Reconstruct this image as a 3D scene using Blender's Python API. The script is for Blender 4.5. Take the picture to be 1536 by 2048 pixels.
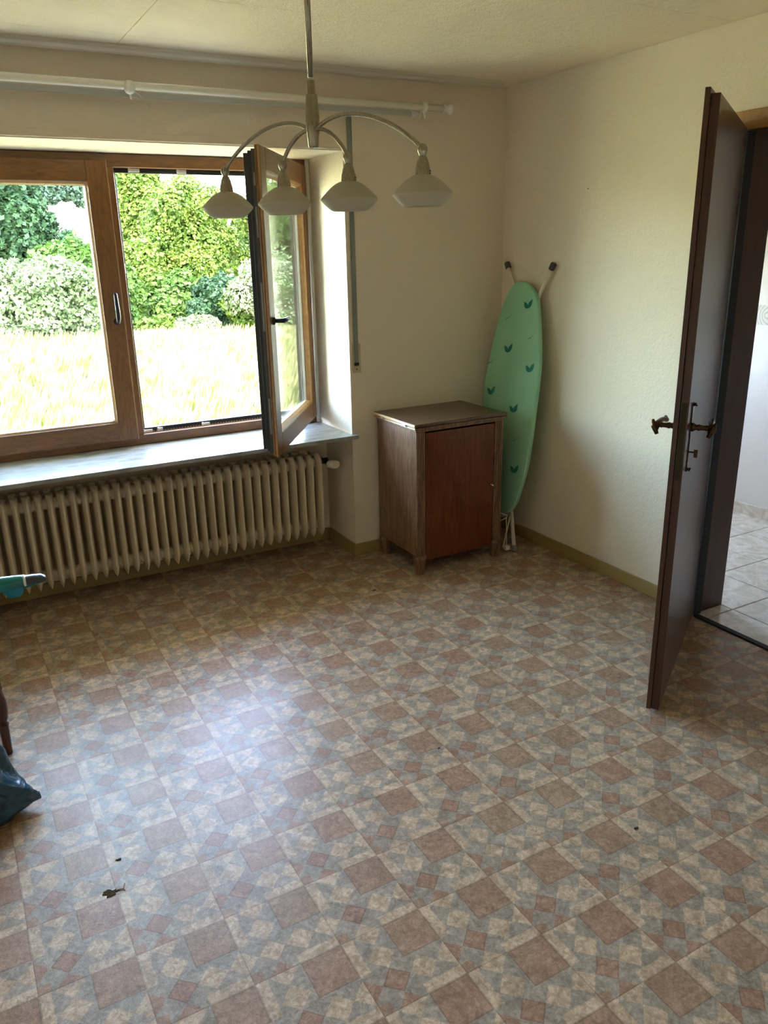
import bpy, bmesh, math, random
import numpy as np
from mathutils import Vector, Matrix
for o in list(bpy.data.objects): bpy.data.objects.remove(o, do_unlink=True)
sc = bpy.context.scene
COL = sc.collection
rnd = random.Random(7)
PI = math.pi

# ------------------------------------------------------------------ camera
cam = bpy.data.cameras.new('camera'); camo = bpy.data.objects.new('camera', cam); COL.objects.link(camo)
CAMP = Vector((-2.7582448, -3.629838, 1.59057605))
yaw, pitch, roll = math.radians(28.75775723), math.radians(-18.37762819), math.radians(-1.23136513)
fw = Vector((math.sin(yaw)*math.cos(pitch), math.cos(yaw)*math.cos(pitch), math.sin(pitch)))
rt = Vector((math.cos(yaw), -math.sin(yaw), 0)); up = rt.cross(fw)
r2 = math.cos(roll)*rt + math.sin(roll)*up; u2 = -math.sin(roll)*rt + math.cos(roll)*up
M = Matrix((r2, u2, -fw)).transposed().to_4x4(); M.translation = CAMP
camo.matrix_world = M
cam.sensor_fit = 'HORIZONTAL'; cam.sensor_width = 36.0; cam.lens = 1589.24/1536*36.0
cam.clip_start = 0.02; cam.clip_end = 1000
sc.camera = camo

# ------------------------------------------------------------------ sky, sun, exposure
world = bpy.data.worlds.new('world'); sc.world = world; world.use_nodes = True
wn = world.node_tree; wn.nodes.clear()
sky = wn.nodes.new('ShaderNodeTexSky'); sky.sky_type = 'NISHITA'; sky.sun_disc = False
sky.sun_elevation = math.radians(52); sky.sun_rotation = math.radians(200); sky.air_density = 1.0; sky.dust_density = 2.0; sky.ozone_density = 1.5
bg = wn.nodes.new('ShaderNodeBackground'); bg.inputs['Strength'].default_value = 3.0
wo = wn.nodes.new('ShaderNodeOutputWorld')
bwn = wn.nodes.new('ShaderNodeRGBToBW'); mxn = wn.nodes.new('ShaderNodeMix'); mxn.data_type = 'RGBA'; mxn.inputs[0].default_value = 0.3   # thin white cloud veil
wn.links.new(sky.outputs[0], bwn.inputs[0]); wn.links.new(sky.outputs[0], mxn.inputs[6]); wn.links.new(bwn.outputs[0], mxn.inputs[7])
wn.links.new(mxn.outputs[2], bg.inputs['Color']); wn.links.new(bg.outputs[0], wo.inputs['Surface'])
sun = bpy.data.lights.new('sun', 'SUN'); suno = bpy.data.objects.new('sun', sun); COL.objects.link(suno)
sun.energy = 5.5; sun.angle = math.radians(0.6); sun.color = (1.0, 0.95, 0.84)
SD = Vector((-0.38, 0.52, -0.76)).normalized()       # travels away from behind the house, over the roof
suno.rotation_euler = SD.to_track_quat('-Z', 'Y').to_euler(); suno.location = (-8, -12, 15)
def portal(name, loc, rot, sx, sy):
    l = bpy.data.lights.new(name, 'AREA'); l.shape = 'RECTANGLE'; l.size = sx; l.size_y = sy
    l.cycles.is_portal = True
    o = bpy.data.objects.new(name, l); COL.objects.link(o); o.location = loc; o.rotation_euler = rot
portal('window_portal', (-1.92, 0.62, 1.35), (math.radians(-90), 0, 0), 1.98, 1.36)
portal('hall_portal', (0.80, 0.64, 1.35), (math.radians(-90), 0, 0), 0.8, 0.82)
sc.view_settings.view_transform = 'Standard'; sc.view_settings.look = 'None'
sc.view_settings.exposure = 2.32; sc.view_settings.gamma = 1.0; sc.view_settings.use_curve_mapping = False
sc.cycles.max_bounces = 12; sc.cycles.diffuse_bounces = 8; sc.cycles.glossy_bounces = 5
sc.cycles.transparent_max_bounces = 24; sc.cycles.transmission_bounces = 6
sc.cycles.sample_clamp_indirect = 12.0

# ------------------------------------------------------------------ materials
class E:
    """tiny expression helper over Math nodes"""
    def __init__(s, nt, out): s.nt = nt; s.o = out
    def _m(s, op, b=None, c=None, clamp=False):
        n = s.nt.nodes.new('ShaderNodeMath'); n.operation = op; n.use_clamp = clamp
        for i, v in enumerate((s, b, c)):
            if v is None: continue
            if isinstance(v, E): s.nt.links.new(v.o, n.inputs[i])
            else: n.inputs[i].default_value = v
        return E(s.nt, n.outputs[0])
    def __add__(s, b): return s._m('ADD', b)
    def __sub__(s, b): return s._m('SUBTRACT', b)
    def __mul__(s, b): return s._m('MULTIPLY', b)
    def fract(s): return s._m('FRACT')
    def floor(s): return s._m('FLOOR')
    def abs(s): return s._m('ABSOLUTE')
    def round(s): return s._m('ROUND')
    def lt(s, b): return s._m('LESS_THAN', b)
    def gt(s, b): return s._m('GREATER_THAN', b)
    def mn(s, b): return s._m('MINIMUM', b)
    def mx(s, b): return s._m('MAXIMUM', b)
    def inv(s): return (s * -1.0) + 1.0

def newmat(name, col=(0.5,0.5,0.5), rough=0.5, metal=0.0, spec=None, coat=0.0):
    m = bpy.data.materials.new(name); m.use_nodes = True
    b = m.node_tree.nodes['Principled BSDF']
    b.inputs['Base Color'].default_value = (*col, 1); b.inputs['Roughness'].default_value = rough
    b.inputs['Metallic'].default_value = metal
    if spec is not None: b.inputs['Specular IOR Level'].default_value = spec
    if coat: b.inputs['Coat Weight'].default_value = coat; b.inputs['Coat Roughness'].default_value = 0.12
    return m, m.node_tree, b
def tc(nt, kind='Object'):
    n = nt.nodes.new('ShaderNodeTexCoord'); return n.outputs[kind]
def mapping(nt, src, scale=(1,1,1), rot=(0,0,0)):
    n = nt.nodes.new('ShaderNodeMapping'); n.inputs['Scale'].default_value = scale; n.inputs['Rotation'].default_value = rot
    nt.links.new(src, n.inputs['Vector']); return n.outputs[0]
def noise(nt, src, scale=5, detail=4, rough=0.5, dist=0.0):
    n = nt.nodes.new('ShaderNodeTexNoise'); n.inputs['Scale'].default_value = scale; n.inputs['Detail'].default_value = detail
    n.inputs['Roughness'].default_value = rough; n.inputs['Distortion'].default_value = dist
    if src is not None: nt.links.new(src, n.inputs['Vector'])
    return n.outputs['Fac']
def ramp(nt, fac, stops):
    n = nt.nodes.new('ShaderNodeValToRGB'); cr = n.color_ramp
    while len(cr.elements) < len(stops): cr.elements.new(0.5)
    for e, (p, c) in zip(cr.elements, stops): e.position = p; e.color = (*c, 1) if len(c) == 3 else c
    nt.links.new(fac, n.inputs[0]); return n.outputs[0]
def mixc(nt, fac, a, b, mode='MIX'):
    n = nt.nodes.new('ShaderNodeMix'); n.data_type = 'RGBA'; n.blend_type = mode
    for i, v in ((0, fac), (6, a), (7, b)):
        if isinstance(v, E): v = v.o
        if isinstance(v, (int, float)): n.inputs[i].default_value = v
        elif isinstance(v, tuple): n.inputs[i].default_value = (*v, 1)
        else: nt.links.new(v, n.inputs[i])
    return n.outputs[2]
def bump(nt, b, h, strength=0.3, dist=0.002):
    n = nt.nodes.new('ShaderNodeBump'); n.inputs['Strength'].default_value = strength; n.inputs['Distance'].default_value = dist
    nt.links.new(h.o if isinstance(h, E) else h, n.inputs['Height']); nt.links.new(n.outputs[0], b.inputs['Normal'])

def mat_plaster(name, col, bscale=95, strength=1.0, dist=0.004, rough=0.85):
    m, nt, b = newmat(name, col, rough, spec=0.25)
    c = tc(nt)
    big = noise(nt, c, 1.7, 3)
    nt.links.new(ramp(nt, big, [(0.3, tuple(x*0.95 for x in col)), (0.7, col)]), b.inputs['Base Color'])
    f = noise(nt, c, bscale, 3, 0.6, 0.4); g = noise(nt, c, bscale*0.22, 2, 0.5)
    h = E(nt, f)*0.7 + E(nt, g)*0.8
    bump(nt, b, h, strength, dist)
    return m
def mat_wood(name, c1, c2, scale=(2, 2, 30), rough=0.35, strength=0.08, coat=0.0, ring=6, spec=0.5):
    m, nt, b = newmat(name, c1, rough, coat=coat, spec=spec)
    c = mapping(nt, tc(nt), scale)
    f = noise(nt, c, ring, 6, 0.62, 1.2); g = noise(nt, c, ring*5, 4, 0.7, 0.2)
    h = E(nt, f)*0.72 + E(nt, g)*0.28
    nt.links.new(ramp(nt, h.o, [(0.34, c2), (0.62, c1)]), b.inputs['Base Color'])
    bump(nt, b, h, strength, 0.001)
    return m

MT = {}
MT['wall'] = mat_plaster('wall_plaster', (0.80, 0.70, 0.56))
MT['ceiling'] = mat_plaster('ceiling_plaster', (0.92, 0.80, 0.62), 130, 1.0, 0.007)
MT['hall_wall'] = mat_plaster('hall_plaster', (0.72, 0.68, 0.66), 90, 0.3)
MT['exterior'] = mat_plaster('exterior_render', (0.66, 0.64, 0.58), 60, 0.4)
MT['skirting'] = newmat('ochre_skirting', (0.33, 0.24, 0.085), 0.42)[0]
MT['oak'] = mat_wood('window_wood', (0.215, 0.092, 0.026), (0.115, 0.044, 0.012), (9, 9, 1.6), 0.33, 0.05)
MT['oak_h'] = mat_wood('window_wood_lengthways', (0.215, 0.092, 0.026), (0.115, 0.044, 0.012), (1.6, 9, 9), 0.33, 0.05)
MT['casing_h'] = mat_wood('casing_wood', (0.42, 0.22, 0.06), (0.22, 0.10, 0.025), (9, 1.4, 9), 0.4, 0.1)
MT['casing'] = mat_wood('casing_wood_upright', (0.42, 0.22, 0.06), (0.22, 0.10, 0.025), (9, 9, 1.4), 0.4, 0.1)
MT['door'] = mat_wood('door_veneer', (0.085, 0.030, 0.012), (0.042, 0.014, 0.006), (10, 10, 0.9), 0.30, 0.10, spec=0.6)
MT['cab'] = mat_wood('cabinet_walnut', (0.27, 0.145, 0.078), (0.065, 0.030, 0.015), (13, 13, 1.2), 0.42, 0.15)
MT['cabtop'] = mat_wood('cabinet_top_walnut', (0.15, 0.075, 0.042), (0.06, 0.030, 0.017), (1.6, 12, 12), 0.24, 0.10)
MT['cabdoor'] = mat_wood('cabinet_door_veneer', (0.17, 0.046, 0.014), (0.10, 0.024, 0.007), (5, 5, 0.9), 0.24, 0.05, spec=0.35)
MT['cabdark'] = newmat('cabinet_dark', (0.02, 0.011, 0.007), 0.5)[0]
MT['cabedge'] = newmat('cabinet_pale_edge', (0.55, 0.34, 0.17), 0.22)[0]
MT['black'] = newmat('black_plastic', (0.012, 0.012, 0.012), 0.35)[0]
MT['blackalu'] = newmat('anthracite_frame', (0.018, 0.018, 0.018), 0.45)[0]
MT['seal'] = newmat('rubber_seal', (0.02, 0.02, 0.02), 0.7)[0]
MT['white'] = newmat('white_plastic', (0.80, 0.78, 0.72), 0.3)[0]
MT['rodwhite'] = newmat('white_rod', (0.86, 0.82, 0.72), 0.25)[0]
MT['corn'] = newmat('moulding_white', (0.62, 0.56, 0.46), 0.5)[0]
MT['winder'] = newmat('yellowed_plastic', (0.50, 0.42, 0.26), 0.35)[0]
MT['trackgrey'] = newmat('track_white_grey', (0.55, 0.55, 0.50), 0.4)[0]
MT['steel'] = newmat('window_hardware', (0.22, 0.22, 0.20), 0.4, 0.8)[0]
MT['rad'] = newmat('radiator_enamel', (0.70, 0.60, 0.43), 0.30)[0]
MT['brass'] = newmat('aged_brass', (0.075, 0.042, 0.020), 0.25, 0.85)[0]
MT['brassdim'] = newmat('lock_plate', (0.05, 0.042, 0.020), 0.5, 0.6)[0]
MT['chrome'] = newmat('bright_metal', (0.75, 0.7, 0.6), 0.18, 1.0)[0]
MT['strap'] = newmat('grey_webbing', (0.25, 0.26, 0.22), 0.8)[0]
MT['print'] = newmat('print_ink', (0.07, 0.06, 0.04), 0.6)[0]
MT['cord'] = newmat('cord', (0.75, 0.70, 0.60), 0.8)[0]

def f_marble():
    m, nt, b = newmat('sill_marble', (0.5, 0.48, 0.43), 0.22)
    c = tc(nt); f = noise(nt, mapping(nt, c, (1.2, 4, 1)), 4, 6, 0.6, 1.4)
    nt.links.new(ramp(nt, f, [(0.35, (0.24, 0.235, 0.215)), (0.55, (0.36, 0.355, 0.335))]), b.inputs['Base Color'])
    g = noise(nt, c, 14, 5, 0.6); nt.links.new(ramp(nt, g, [(0.3, (0.13,)*3), (0.7, (0.26,)*3)]), b.inputs['Roughness'])
    return m
MT['sill'] = f_marble()

def f_nickel():
    m, nt, b = newmat('brushed_nickel', (0.38, 0.345, 0.255), 0.38, 1.0)
    f = noise(nt, mapping(nt, tc(nt), (60, 60, 3)), 12, 3)
    nt.links.new(ramp(nt, f, [(0.3, (0.24,)*3), (0.7, (0.38,)*3)]), b.inputs['Roughness'])
    return m
MT['nickel'] = f_nickel()

def f_opal():
    m, nt, b = newmat('opal_glass', (0.66, 0.62, 0.50), 0.38)
    t = nt.nodes.new('ShaderNodeBsdfTranslucent'); t.inputs[0].default_value = (0.75, 0.70, 0.54, 1)
    mx = nt.nodes.new('ShaderNodeMixShader'); mx.inputs[0].default_value = 0.38
    nt.links.new(b.outputs[0], mx.inputs[1]); nt.links.new(t.outputs[0], mx.inputs[2])
    nt.links.new(mx.outputs[0], nt.nodes['Material Output'].inputs[0])
    return m
MT['opal'] = f_opal()

def f_glass(name, tint, refl=0.9):
    m = bpy.data.materials.new(name); m.use_nodes = True; nt = m.node_tree; nt.nodes.clear()
    tr = nt.nodes.new('ShaderNodeBsdfTransparent'); tr.inputs[0].default_value = (*tint, 1)
    gl = nt.nodes.new('ShaderNodeBsdfGlossy'); gl.inputs['Roughness'].default_value = 0.01; gl.inputs[0].default_value = (refl, refl, refl, 1)
    lw = nt.nodes.new('ShaderNodeLayerWeight'); lw.inputs[0].default_value = 0.5
    fe = (E(nt, lw.outputs['Facing'])._m('POWER', 5.0)) * 0.96 + 0.022; fr = fe.o.node
    mx = nt.nodes.new('ShaderNodeMixShader'); o = nt.nodes.new('ShaderNodeOutputMaterial')
    nt.links.new(fr.outputs[0], mx.inputs[0]); nt.links.new(tr.outputs[0], mx.inputs[1]); nt.links.new(gl.outputs[0], mx.inputs[2])
    nt.links.new(mx.outputs[0], o.inputs[0]); return m
MT['glass'] = f_glass('window_glass', (0.955, 0.985, 0.97))

def f_vinyl():
    m, nt, b = newmat('printed_vinyl', (0.3, 0.2, 0.15), 0.3)
    sep = nt.nodes.new('ShaderNodeSeparateXYZ'); geo = nt.nodes.new('ShaderNodeNewGeometry')
    nt.links.new(geo.outputs['Position'], sep.inputs[0])
    # slight waviness keeps the printed edges from looking ruled
    wob = noise(nt, geo.outputs['Position'], 38, 3, 0.6); wb = (E(nt, wob) - 0.5) * 0.028
    wob2 = noise(nt, mapping(nt, geo.outputs['Position'], (1, 1, 1), (0, 0, 1.1)), 31, 3, 0.6); wb2 = (E(nt, wob2) - 0.5) * 0.028
    p = 1/0.218
    U = (E(nt, sep.outputs[0]) + 1.704) * p; V = (E(nt, sep.outputs[1]) + 2.251) * p
    U = U + 0.065; V = V + 0.065
    fu0 = U.fract() - 0.065; fv0 = V.fract() - 0.065
    fu = fu0 + wb; fv = fv0 + wb2
    cu = U.floor(); cv = V.floor()
    lowu = fu.lt(0.065); lowv = fv.lt(0.065); hiu = fu.gt(0.462); hiv = fv.gt(0.462)
    J = lowu * lowv; S = (lowv * hiu).mx(lowu * hiv); B = hiu * hiv
    a = (fu - 0.26) * 3.0; c = (fv - 0.25) * 3.0
    ra = a.round(); rc = c.round()
    da = (a - ra).abs() + (c - rc).abs()
    dia = da.lt(0.49)
    red = ra.lt(0.5) * rc.lt(0.5)
    centre = ra.gt(0.5) * rc.gt(0.5)
    dia = dia * centre.inv()
    cx = nt.nodes.new('ShaderNodeCombineXYZ'); nt.links.new(cu.o, cx.inputs[0]); nt.links.new(cv.o, cx.inputs[1])
    wn1 = nt.nodes.new('ShaderNodeTexWhiteNoise'); wn1.noise_dimensions = '2D'; nt.links.new(cx.outputs[0], wn1.inputs[0])
    cell = E(nt, wn1.outputs['Value'])
    idd = nt.nodes.new('ShaderNodeCombineXYZ'); k1 = cu + ra*0.31; k2 = cv + rc*0.37
    nt.links.new(k1.o, idd.inputs[0]); nt.links.new(k2.o, idd.inputs[1])
    wn2 = nt.nodes.new('ShaderNodeTexWhiteNoise'); wn2.noise_dimensions = '2D'; nt.links.new(idd.outputs[0], wn2.inputs[0])
    cell2 = E(nt, wn2.outputs['Value'])
    P = geo.outputs['Position']
    mot = noise(nt, P, 75, 7, 0.75, 1.0); mot2 = noise(nt, P, 16, 5, 0.62, 1.6)
    mm = E(nt, mot)*0.62 + E(nt, mot2)*0.38
    grey = ramp(nt, mm.o, [(0.39, (0.215, 0.170, 0.125)), (0.5, (0.325, 0.262, 0.198)), (0.62, (0.48, 0.385, 0.29))])
    beige = ramp(nt, mm.o, [(0.39, (0.31, 0.212, 0.135)), (0.5, (0.475, 0.338, 0.220)), (0.62, (0.70, 0.525, 0.36))])
    redc = ramp(nt, mm.o, [(0.39, (0.22, 0.122, 0.078)), (0.5, (0.335, 0.190, 0.123)), (0.62, (0.47, 0.290, 0.195))])
    brown = ramp(nt, mm.o, [(0.39, (0.22, 0.140, 0.085)), (0.5, (0.34, 0.220, 0.136)), (0.62, (0.47, 0.320, 0.205))])
    bigc = mixc(nt, cell, redc, brown)
    dcol = mixc(nt, red * (cell2.lt(0.82)), beige, redc)
    col = mixc(nt, dia, grey, dcol)
    col = mixc(nt, S, col, beige)
    col = mixc(nt, B, col, bigc)
    col = mixc(nt, J, col, mixc(nt, 0.55, redc, brown))
    # embossed outline of the large squares, of the small tilted ones and of the long joints
    eb = (fu0 - 0.462).abs().mn((fv0 - 0.462).abs()).mn((fu0 - 0.933).abs()).mn((fv0 - 0.933).abs()).mn((fu0 + 0.063).abs()).mn((fv0 + 0.063).abs())
    inb = fu0.gt(0.455) * fv0.gt(0.455)
    lineB = eb.lt(0.011) * inb
    joint = (fu0.lt(-0.052)).mx(fv0.lt(-0.052))
    lineD = (da - 0.47).abs().lt(0.035) * (ra.abs() + rc.abs()).lt(0.5) * B.inv()
    line = lineB.mx(lineD).mx(joint)
    col = mixc(nt, line * 0.38, col, (0.12, 0.08, 0.055))
    nt.links.new(col, b.inputs['Base Color'])
    pits = noise(nt, P, 210, 2, 0.5); gr = noise(nt, P, 75, 4, 0.7)
    h = (line * -1.6) + E(nt, pits)*0.40 + E(nt, gr)*0.60
    bump(nt, b, h, 0.5, 0.0016)
    rr = noise(nt, P, 3.1, 4, 0.6)
    nt.links.new(ramp(nt, rr, [(0.3, (0.29,)*3), (0.7, (0.40,)*3)]), b.inputs['Roughness'])
    b.inputs['Specular IOR Level'].default_value = 0.20
    return m
MT['vinyl'] = f_vinyl()

def f_tile():
    m, nt, b = newmat('cream_tile', (0.6, 0.55, 0.5), 0.14)
    geo = nt.nodes.new('ShaderNodeNewGeometry')
    f = noise(nt, geo.outputs['Position'], 9, 7, 0.65, 1.6)
    nt.links.new(ramp(nt, f, [(0.36, (0.55, 0.48, 0.41)), (0.56, (0.72, 0.66, 0.60)), (0.68, (0.80, 0.76, 0.71))]), b.inputs['Base Color'])
    g = noise(nt, geo.outputs['Position'], 40, 3); bump(nt, b, g, 0.12, 0.001)
    return m
MT['tile'] = f_tile()
MT['grout'] = newmat('dark_grout', (0.10, 0.09, 0.08), 0.9)[0]
MT['fabric'] = None
def f_fabric():
    m, nt, b = newmat('mint_cover', (0.31, 0.60, 0.38), 0.75, spec=0.2)
    c = tc(nt); w = noise(nt, mapping(nt, c, (400, 400, 400)), 3, 2)
    big = noise(nt, c, 5, 3)
    nt.links.new(ramp(nt, big, [(0.3, (0.30, 0.58, 0.37)), (0.7, (0.345, 0.64, 0.42))]), b.inputs['Base Color'])
    h = E(nt, w)*0.2 + E(nt, big)*1.0
    bump(nt, b, h, 0.25, 0.002); return m
MT['fabric'] = f_fabric()
MT['leafprint'] = newmat('teal_print', (0.015, 0.22, 0.17), 0.75)[0]
MT['sprigprint'] = newmat('sprig_print', (0.09, 0.24, 0.16), 0.75)[0]
MT['cream'] = newmat('cream_tube', (0.70, 0.64, 0.50), 0.3)[0]
MT['rubber'] = newmat('grey_rubber', (0.055, 0.05, 0.042), 0.6)[0]
MT['rubberpale'] = newmat('pale_rubber', (0.22, 0.22, 0.18), 0.6)[0]
def f_bag():
    m, nt, b = newmat('blue_bin_bag', (0.012, 0.060, 0.092), 0.14)
    c = mapping(nt, tc(nt), (3, 9, 9)); f = noise(nt, c, 2.2, 5, 0.6, 2.0); bump(nt, b, f, 0.55, 0.02); return m
MT['bag'] = f_bag()
MT['teal'] = newmat('teal_plastic', (0.0, 0.16, 0.15), 0.22)[0]
MT['tealbright'] = newmat('blue_button_plastic', (0.0, 0.20, 0.30), 0.3)[0]
MT['slate'] = newmat('slate_plastic', (0.035, 0.045, 0.055), 0.3)[0]
MT['chair'] = mat_wood('chair_wood', (0.10, 0.032, 0.014), (0.045, 0.014, 0.007), (10, 10, 1.5), 0.25, 0.1)
MT['cushion'] = newmat('chair_cushion', (0.20, 0.16, 0.11), 0.9)[0]
MT['dirt'] = newmat('dried_leaf', (0.060, 0.040, 0.016), 0.9, spec=0.1)[0]
def f_border():
    m, nt, b = newmat('wallpaper_border', (0.62, 0.58, 0.55), 0.7)
    c = mapping(nt, tc(nt), (1, 1, 1)); s = nt.nodes.new('ShaderNodeSeparateXYZ'); nt.links.new(c, s.inputs[0])
    y = E(nt, s.outputs[1]); z = E(nt, s.outputs[2])
    yy = ((y * (1/0.11)).fract() - 0.5) * 2.2; zz = z * (1/0.05)
    r = (yy*yy + zz*zz)._m('SQRT'); ring = ((r*1.9 + yy*1.3).fract() - 0.5).abs().lt(0.17)
    col = mixc(nt, ring, (0.58, 0.55, 0.51), (0.42, 0.39, 0.36))
    nt.links.new(col, b.inputs['Base Color']); return m
MT['border'] = f_border()
def leafmat(name, c1, c2, trans=0.4, fs=1.6):
    m = bpy.data.materials.new(name); m.use_nodes = True; nt = m.node_tree
    b = nt.nodes['Principled BSDF']; b.inputs['Roughness'].default_value = 0.55; b.inputs['Specular IOR Level'].default_value = 0.12
    f = noise(nt, tc(nt), fs, 4, 0.6)
    col = ramp(nt, f, [(0.38, c1), (0.62, c2)]); nt.links.new(col, b.inputs['Base Color'])
    t = nt.nodes.new('ShaderNodeBsdfTranslucent'); nt.links.new(col, t.inputs[0])
    mx = nt.nodes.new('ShaderNodeMixShader'); mx.inputs[0].default_value = trans
    nt.links.new(b.outputs[0], mx.inputs[1]); nt.links.new(t.outputs[0], mx.inputs[2])
    nt.links.new(mx.outputs[0], nt.nodes['Material Output'].inputs[0]); return m
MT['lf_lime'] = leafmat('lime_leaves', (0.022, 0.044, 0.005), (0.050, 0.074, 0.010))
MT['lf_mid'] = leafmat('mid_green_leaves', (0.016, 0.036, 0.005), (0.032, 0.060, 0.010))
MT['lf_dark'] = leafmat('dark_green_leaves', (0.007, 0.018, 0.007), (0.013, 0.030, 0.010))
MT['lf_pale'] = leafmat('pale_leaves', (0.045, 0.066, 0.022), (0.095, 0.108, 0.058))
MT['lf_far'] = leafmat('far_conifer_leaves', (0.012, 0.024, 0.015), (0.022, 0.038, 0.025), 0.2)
MT['straw'] = leafmat('ripe_grass', (0.055, 0.065, 0.012), (0.21, 0.185, 0.085), 0.45, 3.0)
MT['meadow'] = newmat('meadow_soil', (0.27, 0.235, 0.11), 0.95)[0]
MT['bark'] = mat_wood('bark', (0.20, 0.15, 0.10), (0.09, 0.065, 0.045), (4, 4, 2), 0.9, 0.5)

# ------------------------------------------------------------------ mesh helpers
def link(name, me, mat, parent=None, smooth=False, bevel=0.0, seg=2):
    o = bpy.data.objects.new(name, me); COL.objects.link(o)
    if mat is not None and not me.materials: me.materials.append(mat)
    if smooth:
        me.polygons.foreach_set('use_smooth', [True]*len(me.polygons))
    if bevel > 0:
        md = o.modifiers.new('bevel', 'BEVEL'); md.width = bevel; md.segments = seg; md.limit_method = 'ANGLE'; md.angle_limit = math.radians(35)
    if parent is not None: o.parent = parent
    return o
class MB:
    def __init__(s): s.bm = bmesh.new()
    def box(s, x0, x1, y0, y1, z0, z1, mat=None):
        vs = [s.bm.verts.new(p) for p in ((x0,y0,z0),(x1,y0,z0),(x1,y1,z0),(x0,y1,z0),(x0,y0,z1),(x1,y0,z1),(x1,y1,z1),(x0,y1,z1))]
        if mat is not None:
            for v in vs: v.co = mat @ v.co
        for f in ((0,3,2,1),(4,5,6,7),(0,1,5,4),(1,2,6,5),(2,3,7,6),(3,0,4,7)): s.bm.faces.new([vs[i] for i in f])
        return s
    def rings(s, rings, cap=True, closed=False):
        R = [[s.bm.verts.new(p) for p in r] for r in rings]; n = len(R[0])
        pairs = list(zip(R[:-1], R[1:]))
        if closed: pairs.append((R[-1], R[0]))
        for a, b in pairs:
            for i in range(n):
                try: s.bm.faces.new((a[i], a[(i+1) % n], b[(i+1) % n], b[i]))
                except ValueError: pass
        if cap and not closed:
            s.bm.faces.new(list(reversed(R[0]))); s.bm.faces.new(R[-1])
        return s
    def tube(s, pts, r, n=12, cap=True):
        pts = [Vector(p) for p in pts]; rr = r if isinstance(r, (list, tuple)) else [r]*len(pts)
        rings = []; prev = None
        for i, p in enumerate(pts):
            d = (pts[min(i+1, len(pts)-1)] - pts[max(i-1, 0)]).normalized()
            if prev is None:
                ref = Vector((0,0,1)) if abs(d.z) < 0.9 else Vector((1,0,0)); x = d.cross(ref).normalized()
            else: x = (prev - d*prev.dot(d)).normalized()
            prev = x; y = d.cross(x)
            rings.append([p + (x*math.cos(2*PI*k/n) + y*math.sin(2*PI*k/n))*rr[i] for k in range(n)])
        return s.rings(rings, cap)
    def lathe(s, prof, n=32, c=(0,0,0), axis='Z', cap=True):
        c = Vector(c); rings = []
        for r, h in prof:
            ring = []
            for k in range(n):
                a = 2*PI*k/n; u, v = r*math.cos(a), r*math.sin(a)
                ring.append(c + (Vector((u,v,h)) if axis == 'Z' else Vector((h,u,v)) if axis == 'X' else Vector((v,h,u))))
            rings.append(ring)
        return s.rings(rings, cap)
    def prism(s, poly, ax, a0, a1):
        """poly is a list of 2D points; extruded along axis ax between a0 and a1"""
        def P(p, a):
            return (a, p[0], p[1]) if ax == 0 else (p[0], a, p[1]) if ax == 1 else (p[0], p[1], a)
        lo = [s.bm.verts.new(P(p, a0)) for p in poly]; hi = [s.bm.verts.new(P(p, a1)) for p in poly]; n = len(poly)
        for i in range(n): s.bm.faces.new((lo[i], lo[(i+1) % n], hi[(i+1) % n], hi[i]))
        s.bm.faces.new(lo); s.bm.faces.new(hi); return s
    def build(s, name, mat, parent=None, smooth=False, bevel=0.0, seg=2, xf=None):
        bmesh.ops.recalc_face_normals(s.bm, faces=s.bm.faces)
        if xf is not None: s.bm.transform(xf)
        me = bpy.data.meshes.new(name); s.bm.to_mesh(me); s.bm.free()
        return link(name, me, mat, parent, smooth, bevel, seg)
def autosmooth(o, ang=40):
    me = o.data; me.polygons.foreach_set('use_smooth', [True]*len(me.polygons))
    try: me.set_sharp_from_angle(angle=math.radians(ang))
    except Exception: pass
    return o
def tag(o, label=None, cat=None, group=None, kind=None):
    if label: o['label'] = label
    if cat: o['category'] = cat
    if group: o['group'] = group
    if kind: o['kind'] = kind
    return o
def empty(name, loc=(0,0,0), rz=0.0):
    o = bpy.data.objects.new(name, None); COL.objects.link(o); o.location = loc; o.rotation_euler = (0,0,rz)
    o.empty_display_size = 0.1; return o
def struct(o, label=None):
    o['kind'] = 'structure'
    if label: o['label'] = label
    return o
def copyo(o, parent=None, loc=None, rot=None, scale=None):
    c = o.copy(); COL.objects.link(c)
    if parent is not None: c.parent = parent
    if loc is not None: c.location = loc
    if rot is not None: c.rotation_euler = rot
    if scale is not None: c.scale = scale
    return c

# ------------------------------------------------------------------ room shell
H = 2.352; XL = -4.3; YR = -4.6; XH = 1.40
WX0, WX1 = -2.90, -0.945          # window opening in x
ZS, ZT = 0.672, 2.025             # sill top, lintel underside
RD = 0.437                        # reveal depth
# window wall: pillar right, pier left, lintel, thin apron behind the radiator niche
m = MB()
m.box(WX1, 0.0, 0, 0.62, -0.25, H).box(XL-0.25, WX0, 0, 0.62, -0.25, H)
m.box(WX0, WX1, 0, 0.62, ZT, H).box(WX0, WX1, 0.327, 0.62, -0.25, ZS-0.022)
struct(m.build('wall_back', MT['wall']), 'cream plastered window wall with a deep reveal and a radiator niche')
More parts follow.
